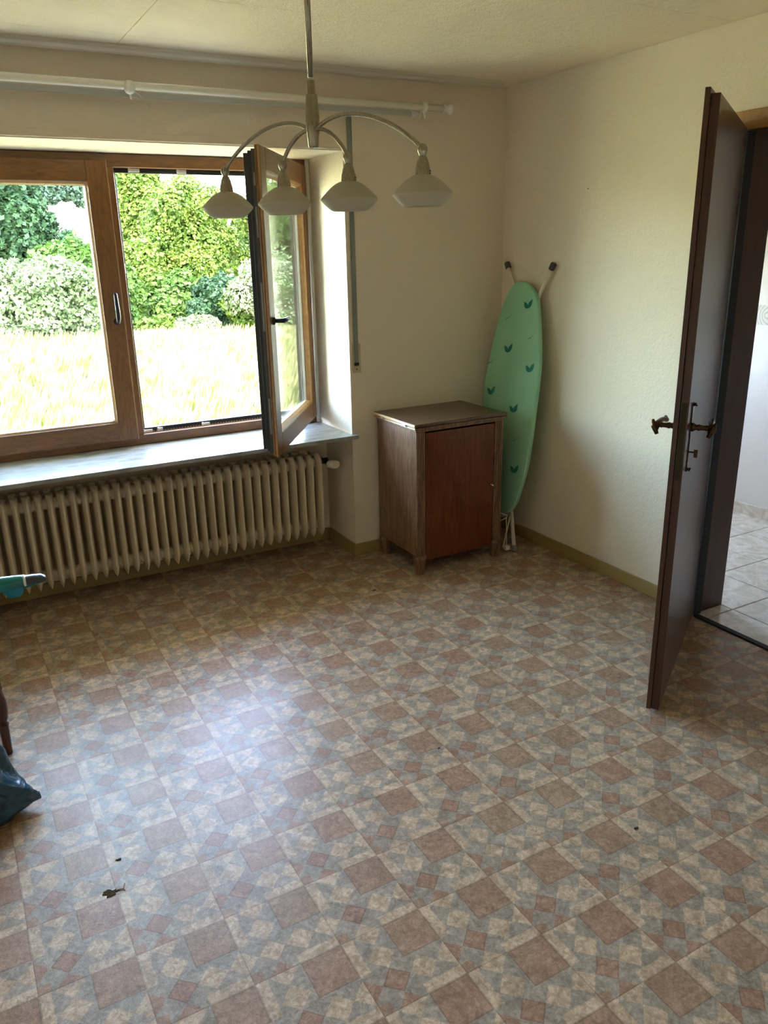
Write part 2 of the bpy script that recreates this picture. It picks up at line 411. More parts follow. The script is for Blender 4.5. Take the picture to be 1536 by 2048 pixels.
# right wall with doorway (hall beyond)
DY0, DY1, DZ = -1.452, -2.275, 1.985
m = MB()
m.box(0, 0.20, DY0+0.018, 0.0, -0.25, H).box(0, 0.20, YR, DY1-0.018, -0.25, H).box(0, 0.20, DY1-0.018, DY0+0.018, DZ+0.006, H)
m.box(0, 0.20, 0.0, 0.62, -0.25, H)
struct(m.build('wall_right', MT['wall']), 'cream textured plaster wall with the doorway to the hall')
m = MB().box(XL-0.25, XL, YR, 0.0, -0.25, H)
struct(m.build('wall_left', MT['wall']), 'cream plastered wall on the left side of the room')
m = MB().box(XL-0.25, XH+0.25, YR-0.25, YR, -0.25, H); struct(m.build('wall_front', MT['wall']), 'cream plastered wall opposite the window')
m = MB().box(XL, 0.0, YR, RD-0.06, -0.06, 0.0); 
m.box(0.0, 0.012, DY1, DY0, -0.06, 0.0)
struct(m.build('floor', MT['vinyl']), 'printed vinyl floor with a brown, beige and grey mosaic pattern')
m = MB().box(XL-0.25, XH+0.25, YR-0.25, 1.15, H+0.008, H+0.30)  # slab runs past the facade as an unseen eave added to cut high sky
ceil = struct(m.build('ceiling', MT['ceiling']), 'cream stippled ceiling boarded in long panels with fine joints')
ys = [0.0, -0.27, -0.815, -1.36, -1.905, -2.45, -2.995, -3.54, -4.085, -4.6]
jx = [-1.957, -1.957, -3.2, -2.35, -3.0, -1.7, -3.1, -2.1, -2.9]
for i in range(len(ys)-1):
    for (x0, x1) in ((XL, jx[i]), (jx[i], 0.0)):
        g = 0.0012
        mb = MB().box(x0+g, x1-g, ys[i+1]+g, ys[i]-g, H, H+0.0075)
        mb.build('panel', MT['ceiling'], ceil, bevel=0.0008, seg=1)
# skirting
def skirt(name, pts):
    m = MB()
    for (x0, x1, y0, y1) in pts: m.box(x0, x1, y0, y1, 0, 0.066)
    return struct(m.build(name, MT['skirting'], bevel=0.003), 'ochre vinyl skirting strip')
skirt('baseboard_right', [(-0.011, 0, -1.397, 0.0)])
skirt('baseboard_back', [(WX1-0.011, -0.011, -0.011, 0.0), (WX1-0.011, WX1, 0.0, 0.327-0.011)])
skirt('baseboard_niche', [(WX0, WX1-0.011, 0.316, 0.327)])
# shutter box cover strip under the lintel and the shallow double-ridged cornice rail on the ceiling
m = MB().box(WX0-0.1, -0.955, -0.007, 0.0, 2.030, 2.060)
m.box(WX0-0.1, -0.955, -0.010, -0.007, 2.0305, 2.036)
struct(m.build('trim_1', MT['trackgrey'] if False else MT['wall'], bevel=0.002), 'narrow cover strip of the shutter box above the window')
prof = []
for k in range(25):
    t = k/24; y = -0.125 + 0.125*t
    z = H - 0.004 - 0.014*math.sin(PI*min(1, t*1.15))**0.6 - 0.0035*math.cos(2*PI*t*3)
    prof.append((y, z))
prof += [(0.0, H-0.0005), (-0.13, H-0.0005)]
m = MB().prism(prof, 0, XL, -0.10)
struct(autosmooth(m.build('trim_2', MT['corn'])), 'flat white double-channel curtain rail moulding fixed along the ceiling')

# ------------------------------------------------------------------ hall
hf = MB().box(0.012, XH, YR, 0.44, -0.06, -0.012)
hall = struct(hf.build('floor_hall', MT['grout']), 'dark grouted bed of the hall floor')
tm = MB().box(-0.1475, 0.1475, -0.155, 0.155, -0.012, 0.0)
t0 = tm.build('tile', MT['tile'], hall, bevel=0.002, seg=1)
xs = [0.198 - 0.30, 0.198, 0.50, 0.80, 1.10, XH]
first = True
for i in range(len(xs)-1):
    xa, xb = max(xs[i], 0.022), xs[i+1]
    yy = 0.43
    for j in range(-8, 10):
        yb = -1.515 + 0.314*(j+1); ya = -1.515 + 0.314*j
        if yb > 0.44: yb = 0.44
        if ya >= 0.42 or yb < -3.6: continue
        if xa < 0.19 and (yb > DY0+0.02 and ya > DY0-0.4 and ya > -1.6+0.08 or ya < DY1-0.3 or yb > DY0+0.3): 
            continue
        g = 0.0025; sx = (xb-xa-2*g)/0.295; sy = (yb-ya-2*g)/0.31
        loc = ((xa+xb)/2, (ya+yb)/2, 0)
        if first: t0.location = loc; t0.scale = (sx, sy, 1); first = False
        else: copyo(t0, hall, loc, None, (sx, sy, 1))
# piece of tile between the joint and the far jamb
copyo(t0, hall, (0.110, (-1.513-1.452)/2, 0), None, (0.17/0.295, 0.057/0.31, 1))
m = MB().box(XH, XH+0.25, YR, 0.62, -0.25, H); struct(m.build('wall_hall', MT['hall_wall']), 'pale plastered wall of the hall behind the doorway')
m = MB()
m.box(0.20, 0.42, 0.44, 0.62, -0.25, H).box(1.18, XH, 0.44, 0.62, -0.25, H).box(0.42, 1.18, 0.44, 0.62, 1.75, H).box(0.42, 1.18, 0.44, 0.62, -0.25, 0.95)
struct(m.build('wall_hall_end', MT['hall_wall']), 'hall end wall with a window')
m = MB().box(0.42,0.47,0.50,0.56,0.95,1.75).box(1.13,1.18,0.50,0.56,0.95,1.75).box(0.47,1.13,0.50,0.56,0.95,1.0).box(0.47,1.13,0.50,0.56,1.70,1.75)
w2 = struct(m.build('window_2', MT['white'], bevel=0.004), 'white hall window')
MB().box(0.47,1.13,0.525,0.535,1.0,1.70).build('glass_pane', MT['glass'], w2)
m = MB().box(XH-0.010, XH, -3.6, 0.44, 0.0, 0.066); struct(m.build('baseboard_hall', MT['tile'], bevel=0.002), 'cream tiled skirting of the hall')
o = MB().box(-0.0012, 0.0, -2.0, 0.6, -0.055, 0.055).build('trim_3', MT['border']); o.location = (XH-0.0005, -0.9, 1.182)
# border print edges
struct(o, 'wallpaper border with a pale scroll print along the hall wall')

# ------------------------------------------------------------------ door frame and leaf
fr = struct(empty('door_1', (0, DY0, 0)), 'dark brown panelled doorway with an open leaf')
fr['kind'] = 'structure'
def P1(mb, name, mat, **k):
    o = mb.build(name, mat, fr, xf=Matrix.Translation((0, -DY0, 0)), **k); return o
P1(MB().box(0.045, 0.202, DY0, DY0+0.018, 0, DZ), 'jamb_lining', MT['door'], bevel=0.002)
P1(MB().box(0.0, 0.045, DY0-0.016, DY0+0.018, 0, DZ-0.012), 'frame_seal', MT['seal'], bevel=0.002)
P1(MB().box(0.0, 0.202, DY1-0.018, DY1, 0, DZ), 'jamb_lining', MT['door'], bevel=0.002)
P1(MB().box(0.0, 0.202, DY1, DY0-0.0, DZ-0.012, DZ+0.005), 'head_lining', MT['door'], bevel=0.002)
P1(MB().box(-0.010, 0.0, DY0+0.006, DY0+0.062, 0, 2.043), 'casing', MT['casing'], bevel=0.003)
P1(MB().box(-0.018, 0.0, DY1-0.055, DY1+0.02, 0, 2.043), 'casing', MT['casing'], bevel=0.003)
P1(MB().box(-0.012, 0.0, DY1+0.02, DY0+0.006, 1.976, 2.043), 'casing', MT['casing_h'], bevel=0.003)
P1(MB().prism([(-0.012, 0.0), (0.024, 0.0), (0.020, 0.006), (-0.006, 0.006)], 1, DY1, DY0-0.02), 'threshold_strip', MT['seal'])
# leaf: local x from the hinge to the free edge, local +y is the side with the overlapping rebate
ang = math.atan2(-0.545, -0.838)
leaf = empty('door_leaf', (0, 0, 0)); 
leaf.parent = fr; leaf.location = (-0.012, -0.018, 0); leaf.rotation_euler = (0, 0, ang)
# after rotation by ang, local -y points to the upper left (window side)
W = 0.862
m = MB()
m.box(0.0, W, -0.026, 0.0, 0.010, 1.982)
m.box(-0.005, W+0.013, -0.041, -0.026, 0.014, 1.997)
m.build('leaf_panel', MT['door'], leaf, bevel=0.0015)
m = MB().box(W, W+0.0015, -0.021, -0.005, 0.86, 1.11); m.build('lock_plate', MT['brassdim'], leaf, bevel=0.0005)
def handle(side):
    mb = MB(); y0 = 0.0 if side > 0 else -0.041; X = 0.775; Z = 1.018
    # long back plate
    pl = []
    for k in range(28):
        t = k/27; z = 0.872 + 0.225*t; w = 0.017 - 0.006*math.sin(PI*t)**2*(1 if abs(t-0.62) > 0.1 else 0.0) ; pl.append((w, z))
    poly = [(X+w, z) for w, z in pl] + [(X-w, z) for w, z in reversed(pl)]
    mb.prism(poly, 1, y0, y0 + side*0.004)
    mb.tube([(X, y0+side*0.003, 1.090), (X, y0+side*0.009, 1.094), (X-0.004, y0+side*0.012, 1.088)], [0.006, 0.005, 0.003], 8)
    mb.tube([(X, y0+side*0.003, 0.878), (X, y0+side*0.009, 0.874), (X-0.004, y0+side*0.012, 0.880)], [0.006, 0.005, 0.003], 8)
    plate = mb.build('back_plate', MT['brass'], leaf, smooth=False)
    mb = MB()
    prof = [(0.013, 0.0), (0.015, 0.004), (0.011, 0.010), (0.0085, 0.016), (0.011, 0.022), (0.0085, 0.030), (0.008, 0.040), (0.0095, 0.046), (0.008, 0.054), (0.0085, 0.060)]
    mb.tube([(X, y0+side*(0.003+h), Z) for r, h in prof], [r for r, h in prof], 14)
    e = y0 + side*0.060
    path = [(X+0.022, e, Z-0.010), (X+0.012, e+side*0.004, Z-0.006), (X, e+side*0.004, Z), (X-0.02, e+side*0.002, Z+0.004), (X-0.05, e, Z+0.006), (X-0.085, e-side*0.004, Z+0.002), (X-0.105, e-side*0.008, Z-0.003), (X-0.118, e-side*0.004, Z+0.006)]
    mb.tube(path, [0.006, 0.010, 0.012, 0.010, 0.0085, 0.009, 0.010, 0.005], 12)
    h = mb.build('door_handle', MT['brass'], leaf, smooth=True)
    mb = MB().tube([(X+0.026, e-side*0.002, Z-0.026), (X+0.018, e+side*0.010, Z-0.002), (X+0.014, e+side*0.016, Z+0.020)], [0.006, 0.010, 0.004], 10)
    mb.build('handle_scroll', MT['brass'], leaf, smooth=True)
handle(1); handle(-1)
mb = MB().tube([(0.775, 0.004, 0.935), (0.775, 0.018, 0.935)], 0.003, 8).box(0.7735, 0.7765, 0.018, 0.030, 0.918, 0.944)
mb.build('key', MT['brass'], leaf)
for z in (0.25, 1.72):
    MB().tube([(0.0, -0.046, z), (0.0, -0.046, z+0.09)], 0.0075, 12).build('hinge', MT['brassdim'], leaf, smooth=True)

# ------------------------------------------------------------------ window
win = struct(empty('window_1', (WX1, RD, ZS)), 'brown wood-look window, left sash shut and right sash standing open')
WT = Matrix.Translation((-WX1, -RD, -ZS))
def PW(mb, name, mat, parent=None, xf=True, **k):
    return mb.build(name, mat, parent or win, xf=(WT if xf else None), **k)
y0, y1 = 0.400, 0.478
PW(MB().box(WX0, WX1, y0, y1, ZS+0.0005, 0.722), 'frame_rail', MT['oak_h'], bevel=0.003)
PW(MB().box(WX0, WX1, y0, y1, 1.966, ZT-0.002), 'frame_rail', MT['oak_h'], bevel=0.003)
PW(MB().box(WX1-0.048, WX1, y0, y1, 0.722, 1.966), 'frame_stile', MT['oak'], bevel=0.003)
PW(MB().box(WX0, WX0+0.048, y0, y1, 0.722, 1.966), 'frame_stile', MT['oak'], bevel=0.003)
PW(MB().box(-1.975, -1.915, y0+0.002, y1, 0.722, 1.966), 'frame_mullion', MT['oak'], bevel=0.003)
# dark outer frame (exterior face of the profile)
def ring(mb, x0, x1, z0, z1, t, ya, yb):
    mb.box(x0, x1, ya, yb, z0, z0+t).box(x0, x1, ya, yb, z1-t, z1).box(x0, x0+t, ya, yb, z0+t, z1-t).box(x1-t, x1, ya, yb, z0+t, z1-t)
m = MB(); ring(m, WX0, WX1, ZS-0.02, ZT, 0.045, y1, 0.525); m.box(-1.985, -1.905, y1, 0.525, ZS+0.025, ZT-0.045)
PW(m, 'outer_frame', MT['blackalu'], bevel=0.002)
# fly screen frame in the open half
m = MB(); ring(m, -1.915, -0.993, 0.722, 1.966, 0.015, 0.447, 0.476); m.box(-1.90, -1.008, 0.447, 0.476, 1.946, 1.951).box(-1.90, -1.008, 0.447, 0.476, 0.737, 0.745)
PW(m, 'screen_frame', MT['blackalu'], bevel=0.0015)
m = MB()
for k in range(60):
    x = -1.89 + k*0.0148; m.box(x, x+0.007, 0.444, 0.448, 0.7225, 0.7265)
o = PW(m, 'brush_strip', MT['trackgrey']); o['kind'] = 'stuff'
for (x, z, w, h) in ((-1.815, 1.957, 0.052, 0.016), (-1.59, 1.957, 0.046, 0.016), (-1.888, 0.729, 0.048, 0.014), (-1.825, 0.730, 0.028, 0.018), (-1.585, 0.729, 0.042, 0.014)):
    PW(MB().box(x-w/2, x+w/2, 0.438, 0.448, z-h/2, z+h/2).box(x-w/2, x-w/2+0.008, 0.432, 0.440, z-h/2, z+h/2+0.004), 'screen_clip', MT['white'], bevel=0.002)
PW(MB().box(-1.916, -1.905, 0.438, 0.448, 1.50, 1.545), 'screen_clip', MT['white'], bevel=0.002)
# sash builder: local x 0 (hinge) .. w, y 0 = room face, +y = outside, z 0..h
def sash(name, w, h, glass_in, parent, hand):
    s = empty(name); s.parent = parent
    t = glass_in
    def B(mb, n, mat, **k): return mb.build(n, mat, s, **k)
    # wood-look inner ring, mitred look through separate rails and stiles
    B(MB().box(t, w-t, 0, 0.022, 0, t), 'sash_rail', MT['oak_h'], bevel=0.004)
    B(MB().box(t, w-t, 0, 0.022, h-t, h), 'sash_rail', MT['oak_h'], bevel=0.004)
    B(MB().box(0, t, 0, 0.022, 0, h), 'sash_stile', MT['oak'], bevel=0.004)
    B(MB().box(w-t, w, 0, 0.022, 0, h), 'sash_stile', MT['oak'], bevel=0.004)
    # glazing bead, lighter and sloping
    m = MB(); g = 0.016
    m.prism([(0.004, t-0.001), (0.030, t-0.001), (0.030, t+g), (0.012, t+g*0.6)], 0, t, w-t)
    m.prism([(0.004, h-t+0.001), (0.030, h-t+0.001), (0.030, h-t-g), (0.012, h-t-g*0.6)], 0, t, w-t)
    m.prism([(t-0.001, 0.004), (t-0.001, 0.030), (t+g, 0.030), (t+g*0.6, 0.012)], 2, t, h-t)
    m.prism([(w-t+0.001, 0.004), (w-t+0.001, 0.030), (w-t-g, 0.030), (w-t-g*0.6, 0.012)], 2, t, h-t)
    B(m, 'glazing_bead', MT['beadlight'])
    B(MB().box(w-0.001, w+0.0025, 0.001, 0.010, 0.0, h), 'edge_glint_strip', MT['beadlight'], bevel=0.001)  # pale strip added along the stile edge, colour imitating a glint on the bevel
    m = MB(); a = 0.014; ring(m, a, w-a, a, h-a, 0.045, 0.022, 0.040)
    B(m, 'hardware_groove', MT['steelgrey'], bevel=0.001)
    m = MB(); a = 0.020; ring(m, a, w-a, a, h-a, 0.060, 0.040, 0.056); a = 0.028; ring(m, a, w-a, a, h-a, 0.058, 0.056, 0.076)
    B(m, 'outer_profile', MT['blackalu'], bevel=0.002)
    m = MB(); a = t-0.004; m.box(a, w-a, 0.032, 0.036, a, h-a); m.box(a, w-a, 0.048, 0.052, a, h-a)
    B(m, 'glass_pane', MT['glass'])
    m = MB(); ring(m, t-0.002, w-t+0.002, t-0.002, h-t+0.002, 0.008, 0.036, 0.048); B(m, 'spacer_bar', MT['trackgrey'])
    return s
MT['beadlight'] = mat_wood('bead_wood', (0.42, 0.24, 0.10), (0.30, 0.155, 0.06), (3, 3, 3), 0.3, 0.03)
MT['steelgrey'] = newmat('grey_hardware', (0.075, 0.072, 0.065), 0.4, 0.6)[0]
def whandle(parent, x, z, direction):
    """rosette and curved lever; direction is a 2D unit vector in the sash plane"""
    dx, dz = direction
    MB().lathe([(0.0165, 0.0), (0.0165, -0.006), (0.013, -0.010)], 20, (x, 0, z), 'Y').build('rosette', MT['black'], parent, smooth=False, bevel=0.001)
    mb = MB(); pts = []; rr = []
    for t, o_, r in ((0, 0.0, 0.009), (0, -0.028, 0.009), (0.006, -0.040, 0.010), (0.02, -0.046, 0.011), (0.05, -0.046, 0.011), (0.09, -0.042, 0.010), (0.125, -0.038, 0.009), (0.132, -0.037, 0.005)):
        pts.append((x + dx*t, o_, z + dz*t)); rr.append(r)
    mb.tube(pts, rr, 14); h = mb.build('window_handle', MT['black'], parent, smooth=True)
    return h
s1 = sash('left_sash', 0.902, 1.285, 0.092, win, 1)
s1.name = 'shut_sash'; s1.location = (-2.852 - WX1, 0.378 - RD, 0.707 - ZS)
whandle(s1, 0.902-0.036, 0.578, (0, 1))
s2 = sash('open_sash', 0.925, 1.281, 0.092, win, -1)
# hinge on the right jamb; local x runs from the hinge to the free edge: mirror by flipping y through a 180 degree layout
oa = math.atan2(-0.817, -0.576)
s2.location = (-0.968 - WX1, 0.384 - RD, 0.712 - ZS); s2.rotation_euler = (0, 0, oa); s2.scale = (1, -1, 1)
whandle(s2, 0.925-0.052, 0.590, (-1, 0))
m = MB()
for (z, l) in ((0.10, 0.16), (0.55, 0.20), (0.93, 0.12), (1.13, 0.05)):
    m.box(0.9115, 0.9130, 0.027, 0.035, z, z+l).box(0.9125, 0.916, 0.028, 0.034, z+0.02, z+0.030)
m.build('lock_striker', MT['steel'], s2, bevel=0.001)
# hinges of the open sash and white bead of sealant along the jamb
for z in (0.06, 1.12):
    PW(MB().tube([(-0.985, 0.385, ZS+0.04+z), (-0.985, 0.385, ZS+0.04+z+0.07)], 0.007, 12), 'hinge', MT['oak'], smooth=True)
m = MB().tube([(-0.957, 0.392, ZS+0.002), (-0.955, 0.390, 1.2), (-0.958, 0.388, ZT-0.003)], 0.011, 12)
PW(m, 'sealant_bead', MT['white'], smooth=True)
m = MB().box(-3.0, -0.921, -0.030, 0.402, ZS-0.020, ZS)
m = MB().box(WX0, WX1, -0.0005, 0.402, ZS-0.020, ZS).box(WX0-0.03, -0.921, -0.030, -0.0005, ZS-0.020, ZS)
PW(m, 'window_sill', MT['sill'], bevel=0.002)

# ------------------------------------------------------------------ radiator
rad = tag(empty('radiator', (-1.075, 0.13, 0.0)), 'cream ribbed radiator hanging in the niche under the window', 'radiator')
def rad_section():
    mb = MB()
    # local: x centre 0, y 0 front .. 0.15 back, z absolute
    zb, zt = 0.105, 0.560
    def column(yc, d, front=True):
        rings = []; prof = []
        for k in range(9):                       # lower end: tip drawn back and narrowed
            t = k/8; prof.append((zb + 0.050*t, 0.030*(1-t)**1.6, 0.10 + 0.90*t**0.6))
        for k in range(9):                       # upper end: rounded shoulder that runs back
            a = (k/8)*PI/2; prof.append((zt - 0.040 + 0.040*math.sin(a), 0.050*(1-math.cos(a)), 1.0 if k < 8 else 0.8))
        for z, off, f in prof:
            wy0 = yc + (off if front else 0.0); wy1 = yc + d
            w = 0.0165*f; e = 0.0062*f
            rings.append([(e*0.6, wy0, z), (e, wy0+0.004, z), (w, wy0+(wy1-wy0)*0.6, z), (w*0.8, wy1, z), (-w*0.8, wy1, z), (-w, wy0+(wy1-wy0)*0.6, z), (-e, wy0+0.004, z), (-e*0.6, wy0, z)])
        mb.rings(rings)
    column(0.0, 0.066)
    column(0.082, 0.060, False)
    for z in (0.165, 0.508):
        mb.lathe([(0.026, -0.0245), (0.030, -0.010), (0.030, 0.010), (0.026, 0.0245)], 14, (0, 0.072, z), 'X')
        mb.box(-0.012, 0.012, 0.050, 0.100, z-0.030, min(z+0.034, zt-0.006))
    return mb
sec = autosmooth(rad_section().build('section', MT['rad'], rad), 50)
NS = 37
for i in range(NS):
    loc = (-0.012 - i*0.0496, -0.035, 0.0)
    if i == 0: sec.location = loc
    else: copyo(sec, rad, loc)
m = MB().tube([(0.012, 0.035, 0.508), (0.03, 0.035, 0.508)], 0.012, 12).tube([(0.03, 0.035, 0.508), (0.058, 0.035, 0.508)], 0.017, 8).tube([(0.045, 0.035, 0.508), (0.045, 0.194, 0.506)], 0.009, 10).tube([(0.045, 0.035, 0.508), (0.045, -0.005, 0.502)], [0.016, 0.012], 8)
m.build('valve', MT['brassdim'], rad, smooth=False)
m = MB(); rings = []
for (r, yy) in ((0.012, 0.0), (0.017, -0.004), (0.021, -0.012), (0.0225, -0.030), (0.019, -0.040)):
    rings.append([(0.045 + 0.028*(-yy/0.04) + (r*(1+0.06*(k % 2)))*math.cos(2*PI*k/32), yy - 0.004, 0.500 + (r*(1+0.06*(k % 2)))*math.sin(2*PI*k/32)) for k in range(32)])
m.rings(rings); th = m.build('thermostat_head', MT['cream'], rad)
m = MB().tube([(-0.95, 0.12, 0.508), (-0.95, 0.196, 0.508)], 0.010, 8).tube([(-0.95, 0.12, 0.508), (-0.95, 0.060, 0.53)], 0.008, 8)
m.build('wall_bracket', MT['rad'], rad)
m = MB().tube([(0.01, 0.035, 0.165), (0.030, 0.035, 0.165), (0.04, 0.06, 0.160), (0.04, 0.194, 0.158)], 0.009, 10); m.build('return_pipe', MT['rad'], rad, smooth=True)

# ------------------------------------------------------------------ curtain rod, rail, shutter strap
rod = tag(empty('curtain_rod', (-0.40, 0, 2.216)), 'thick white curtain rod with a round end knob above the window', 'curtain rod')
Mr = Matrix.Translation((0.40, 0, -2.216))
ry, rz = -0.10, 2.216
def PR(mb, n, mat, **k): return mb.build(n, mat, rod, xf=Mr, **k)
PR(MB().tube([(-4.2, ry, rz), (-0.425, ry, rz)], 0.0155, 20), 'rod', MT['rodwhite'], smooth=True)
autosmooth(PR(MB().lathe([(0.004, 0.032), (0.016, 0.030), (0.024, 0.022), (0.027, 0.012), (0.024, 0.002), (0.017, -0.004), (0.017, -0.022), (0.020, -0.026), (0.020, -0.030)], 24, (-0.425, ry, rz), 'X'), 'end_knob', MT['white']), 50)
for bx in (-0.559, -1.923, -3.4):
    mb = MB().tube([(bx, 0.0, rz-0.002), (bx, -0.006, rz-0.002)], 0.026, 20).tube([(bx, -0.006, rz-0.002), (bx, ry+0.01, rz-0.002)], 0.008, 10)
    autosmooth(PR(mb, 'bracket', MT['white']), 40)
    mb = MB().lathe([(0.018, -0.011), (0.0215, -0.009), (0.0215, 0.009), (0.018, 0.011)], 24, (bx, ry, rz), 'X')
    mb.tube([(bx, ry, rz-0.018), (bx+0.002, ry, rz-0.035), (bx+0.004, ry, rz-0.048)], [0.006, 0.004, 0.003], 8)
    autosmooth(PR(mb, 'ring_clamp', MT['white']), 40)
# ball knob and dangling cord at the middle bracket
PR(MB().lathe([(0.004, -0.026), (0.015, -0.021), (0.0215, -0.010), (0.0225, 0.0), (0.0215, 0.010), (0.015, 0.021), (0.004, 0.026)], 20, (-1.923, ry-0.006, rz-0.006), 'Z'), 'ball_knob', MT['white'], smooth=True)
PR(MB().tube([(-1.915, ry-0.02, rz-0.022), (-1.895, ry-0.022, rz-0.030), (-1.876, ry-0.022, rz-0.050), (-1.868, ry-0.022, rz-0.072), (-1.866, ry-0.022, rz-0.078)], [0.0016, 0.0016, 0.0016, 0.0018, 0.003], 6), 'pull_cord', MT['cord'], smooth=True)
rail = tag(empty('curtain_rail', (-0.53, -0.045, 2.195)), 'slim white curtain rail close behind the thick rod', 'curtain rail')
Mq = Matrix.Translation((0.53, 0.045, -2.195))
MB().prism([(-0.052, 2.184), (-0.049, 2.184), (-0.049, 2.187), (-0.041, 2.187), (-0.041, 2.184), (-0.038, 2.184), (-0.038, 2.204), (-0.052, 2.204)], 0, -4.2, -0.575).build('rail_profile', MT['trackgrey'], rail, xf=Mq)
MB().box(-0.598, -0.575, -0.056, -0.034, 2.180, 2.206).box(-0.575, -0.552, -0.048, -0.042, 2.190, 2.197).build('end_stop', MT['white'], rail, xf=Mq, bevel=0.002)
MB().tube([(-0.548, -0.045, 2.205), (-0.546, -0.045, 2.192), (-0.550, -0.045, 2.172)], [0.005, 0.006, 0.003], 8).build('runner', MT['white'], rail, xf=Mq, smooth=True)
for bx in (-0.66, -1.8, -3.1):
    MB().box(bx-0.012, bx+0.012, -0.04, 0.0, 2.190, 2.202).build('wall_clip', MT['white'], rail, xf=Mq, bevel=0.002)

st = tag(empty('shutter_strap', (-0.905, 0, 1.0)), 'grey roller shutter strap running down to its cream wall winder', 'shutter strap')
Ms = Matrix.Translation((0.905, 0, -1.0))
MB().box(-0.924, -0.898, -0.0075, -0.0055, 1.040, 2.178).box(-0.9185, -0.9035, -0.0082, -0.0075, 1.040, 2.178).build('strap', MT['strap'], st, xf=Ms)
MB().box(-0.928, -0.894, -0.010, 0.0, 2.175, 2.195).build('strap_guide', MT['rubber'], st, xf=Ms, bevel=0.002)
MB().box(-0.932, -0.884, -0.005, 0.0, 0.990, 1.135).build('winder_plate', MT['winder'], st, xf=Ms, bevel=0.002)
MB().box(-0.923, -0.897, -0.010, -0.0045, 1.026, 1.042).build('strap_slot', MT['black'], st, xf=Ms, bevel=0.001)
MB().tube([(-0.909, -0.0045, 1.008), (-0.909, -0.0065, 1.008)], 0.0035, 10).build('screw', MT['rubber'], st, xf=Ms)

# ------------------------------------------------------------------ pendant lamp
LX, LY = -1.937, -1.84; D = Vector((0.394, -0.919, 0))
lamp = tag(empty('pendant_lamp', (LX, LY, H)), 'brushed nickel ceiling pendant with four arched arms and opal glass shades', 'lamp')
zc = H
def PL(mb, n, mat, **k): return mb.build(n, mat, lamp, xf=Matrix.Translation((0, 0, -H)), **k)
autosmooth(PL(MB().lathe([(0.055, H), (0.055, H-0.008), (0.045, H-0.020), (0.012, H-0.030)], 32), 'ceiling_rose', MT['nickel']), 40)
PL(MB().tube([(0,0,H-0.02), (0,0,1.95)], 0.0065, 16), 'stem', MT['nickel'], smooth=True)
autosmooth(PL(MB().lathe([(0.0066, 1.945), (0.0085, 1.944), (0.0085, 1.918), (0.0125, 1.916), (0.0150, 1.885), (0.0160, 1.866), (0.0150, 1.850), (0.0120, 1.812), (0.0095, 1.808)], 24), 'hub', MT['nickel']), 40)
def arm(r, zpeak, speak, z0):
    # bezier-like arch from the hub, over a peak, down to the ball joint at distance r, height 1.782
    P0 = Vector((0.010, z0)); P3 = Vector((r, 1.782))
    pts = []
    if r > 0.2: c1 = Vector((0.080, z0+0.048)); c2 = Vector((0.215, z0+0.014))
    else: c1 = Vector((0.035, z0+0.004)); c2 = Vector((0.075, z0-0.018))
    for k in range(25):
        t = k/24; p = P0*(1-t)**3 + c1*3*t*(1-t)**2 + c2*3*t*t*(1-t) + P3*t**3; pts.append(p)
    return pts
for sgn, r in ((-1, 0.30), (-1, 0.10), (1, 0.10), (1, 0.30)):
    pts = arm(r, 0, 0, 1.845)
    P3 = [D*(p.x*sgn) + Vector((0, 0, p.y)) for p in pts]
    a_ = PL(MB().tube(P3, 0.0046, 12), 'arm', MT['nickel'], smooth=True)
    c = D*(r*sgn)
    autosmooth(PL(MB().lathe([(0.002, 1.792), (0.007, 1.790), (0.0105, 1.783), (0.0105, 1.777), (0.007, 1.769), (0.006, 1.766)], 20, (c.x, c.y, 0)), 'ball_joint', MT['nickel']), 60)
    cup = autosmooth(PL(MB().lathe([(0.006, 1.769), (0.0085, 1.767), (0.0125, 1.757), (0.0155, 1.745), (0.0168, 1.735), (0.0168, 1.730)], 28, (c.x, c.y, 0)), 'socket_cup', MT['nickel']), 40)
    if sgn > 0:
        tocam = (CAMP - Vector((LX+c.x, LY+c.y, 1.738))); base = math.atan2(-0.85, 0.10)
        mb = MB()
        for (z, segs) in ((1.7395, ((-0.6, -0.05),)), (1.7345, ((-0.62, -0.35), (-0.2, 0.35), (0.45, 0.62))), (1.7385, ((0.2, 0.6),))):
            for a0, a1 in segs:
                lo = []; hi = []
                for k in range(7):
                    a = base + 0.9 + a0 + (a1-a0)*k/6
                    for arr, dz in ((lo, -0.0011), (hi, 0.0011)):
                        rr = 0.0171; arr.append(mb.bm.verts.new((c.x+rr*math.cos(a), c.y+rr*math.sin(a), z+dz)))
                for k in range(6): mb.bm.faces.new((lo[k], lo[k+1], hi[k+1], hi[k]))
        pm = mb.build('print_mark', MT['print'], cup)   # tiny illegible type line
        pm.matrix_parent_inverse = Matrix(); pm.data.transform(Matrix.Translation((0,0,-H)))
    prof = [(0.0135, 1.7325), (0.018, 1.7320), (0.030, 1.7275), (0.043, 1.7175), (0.055, 1.7055), (0.0625, 1.6975), (0.0645, 1.6945), (0.0625, 1.6915), (0.052, 1.6805), (0.042, 1.6725), (0.037, 1.6705),
            (0.034, 1.6705), (0.034, 1.6740), (0.040, 1.6750), (0.050, 1.6830), (0.060, 1.6935), (0.054, 1.7025), (0.042, 1.7145), (0.029, 1.7245), (0.0135, 1.7290)]
    sh = PL(MB().lathe(prof, 48, (c.x, c.y, 0), cap=False), 'glass_shade', MT['opal'], smooth=True)
    sub = sh.modifiers.new('s', 'SUBSURF'); sub.levels = 1; sub.render_levels = 1
    bulb = PL(MB().lathe([(0.003, 1.686), (0.008, 1.688), (0.009, 1.700), (0.007, 1.728)], 14, (c.x, c.y, 0)), 'bulb', MT['white'], smooth=True)

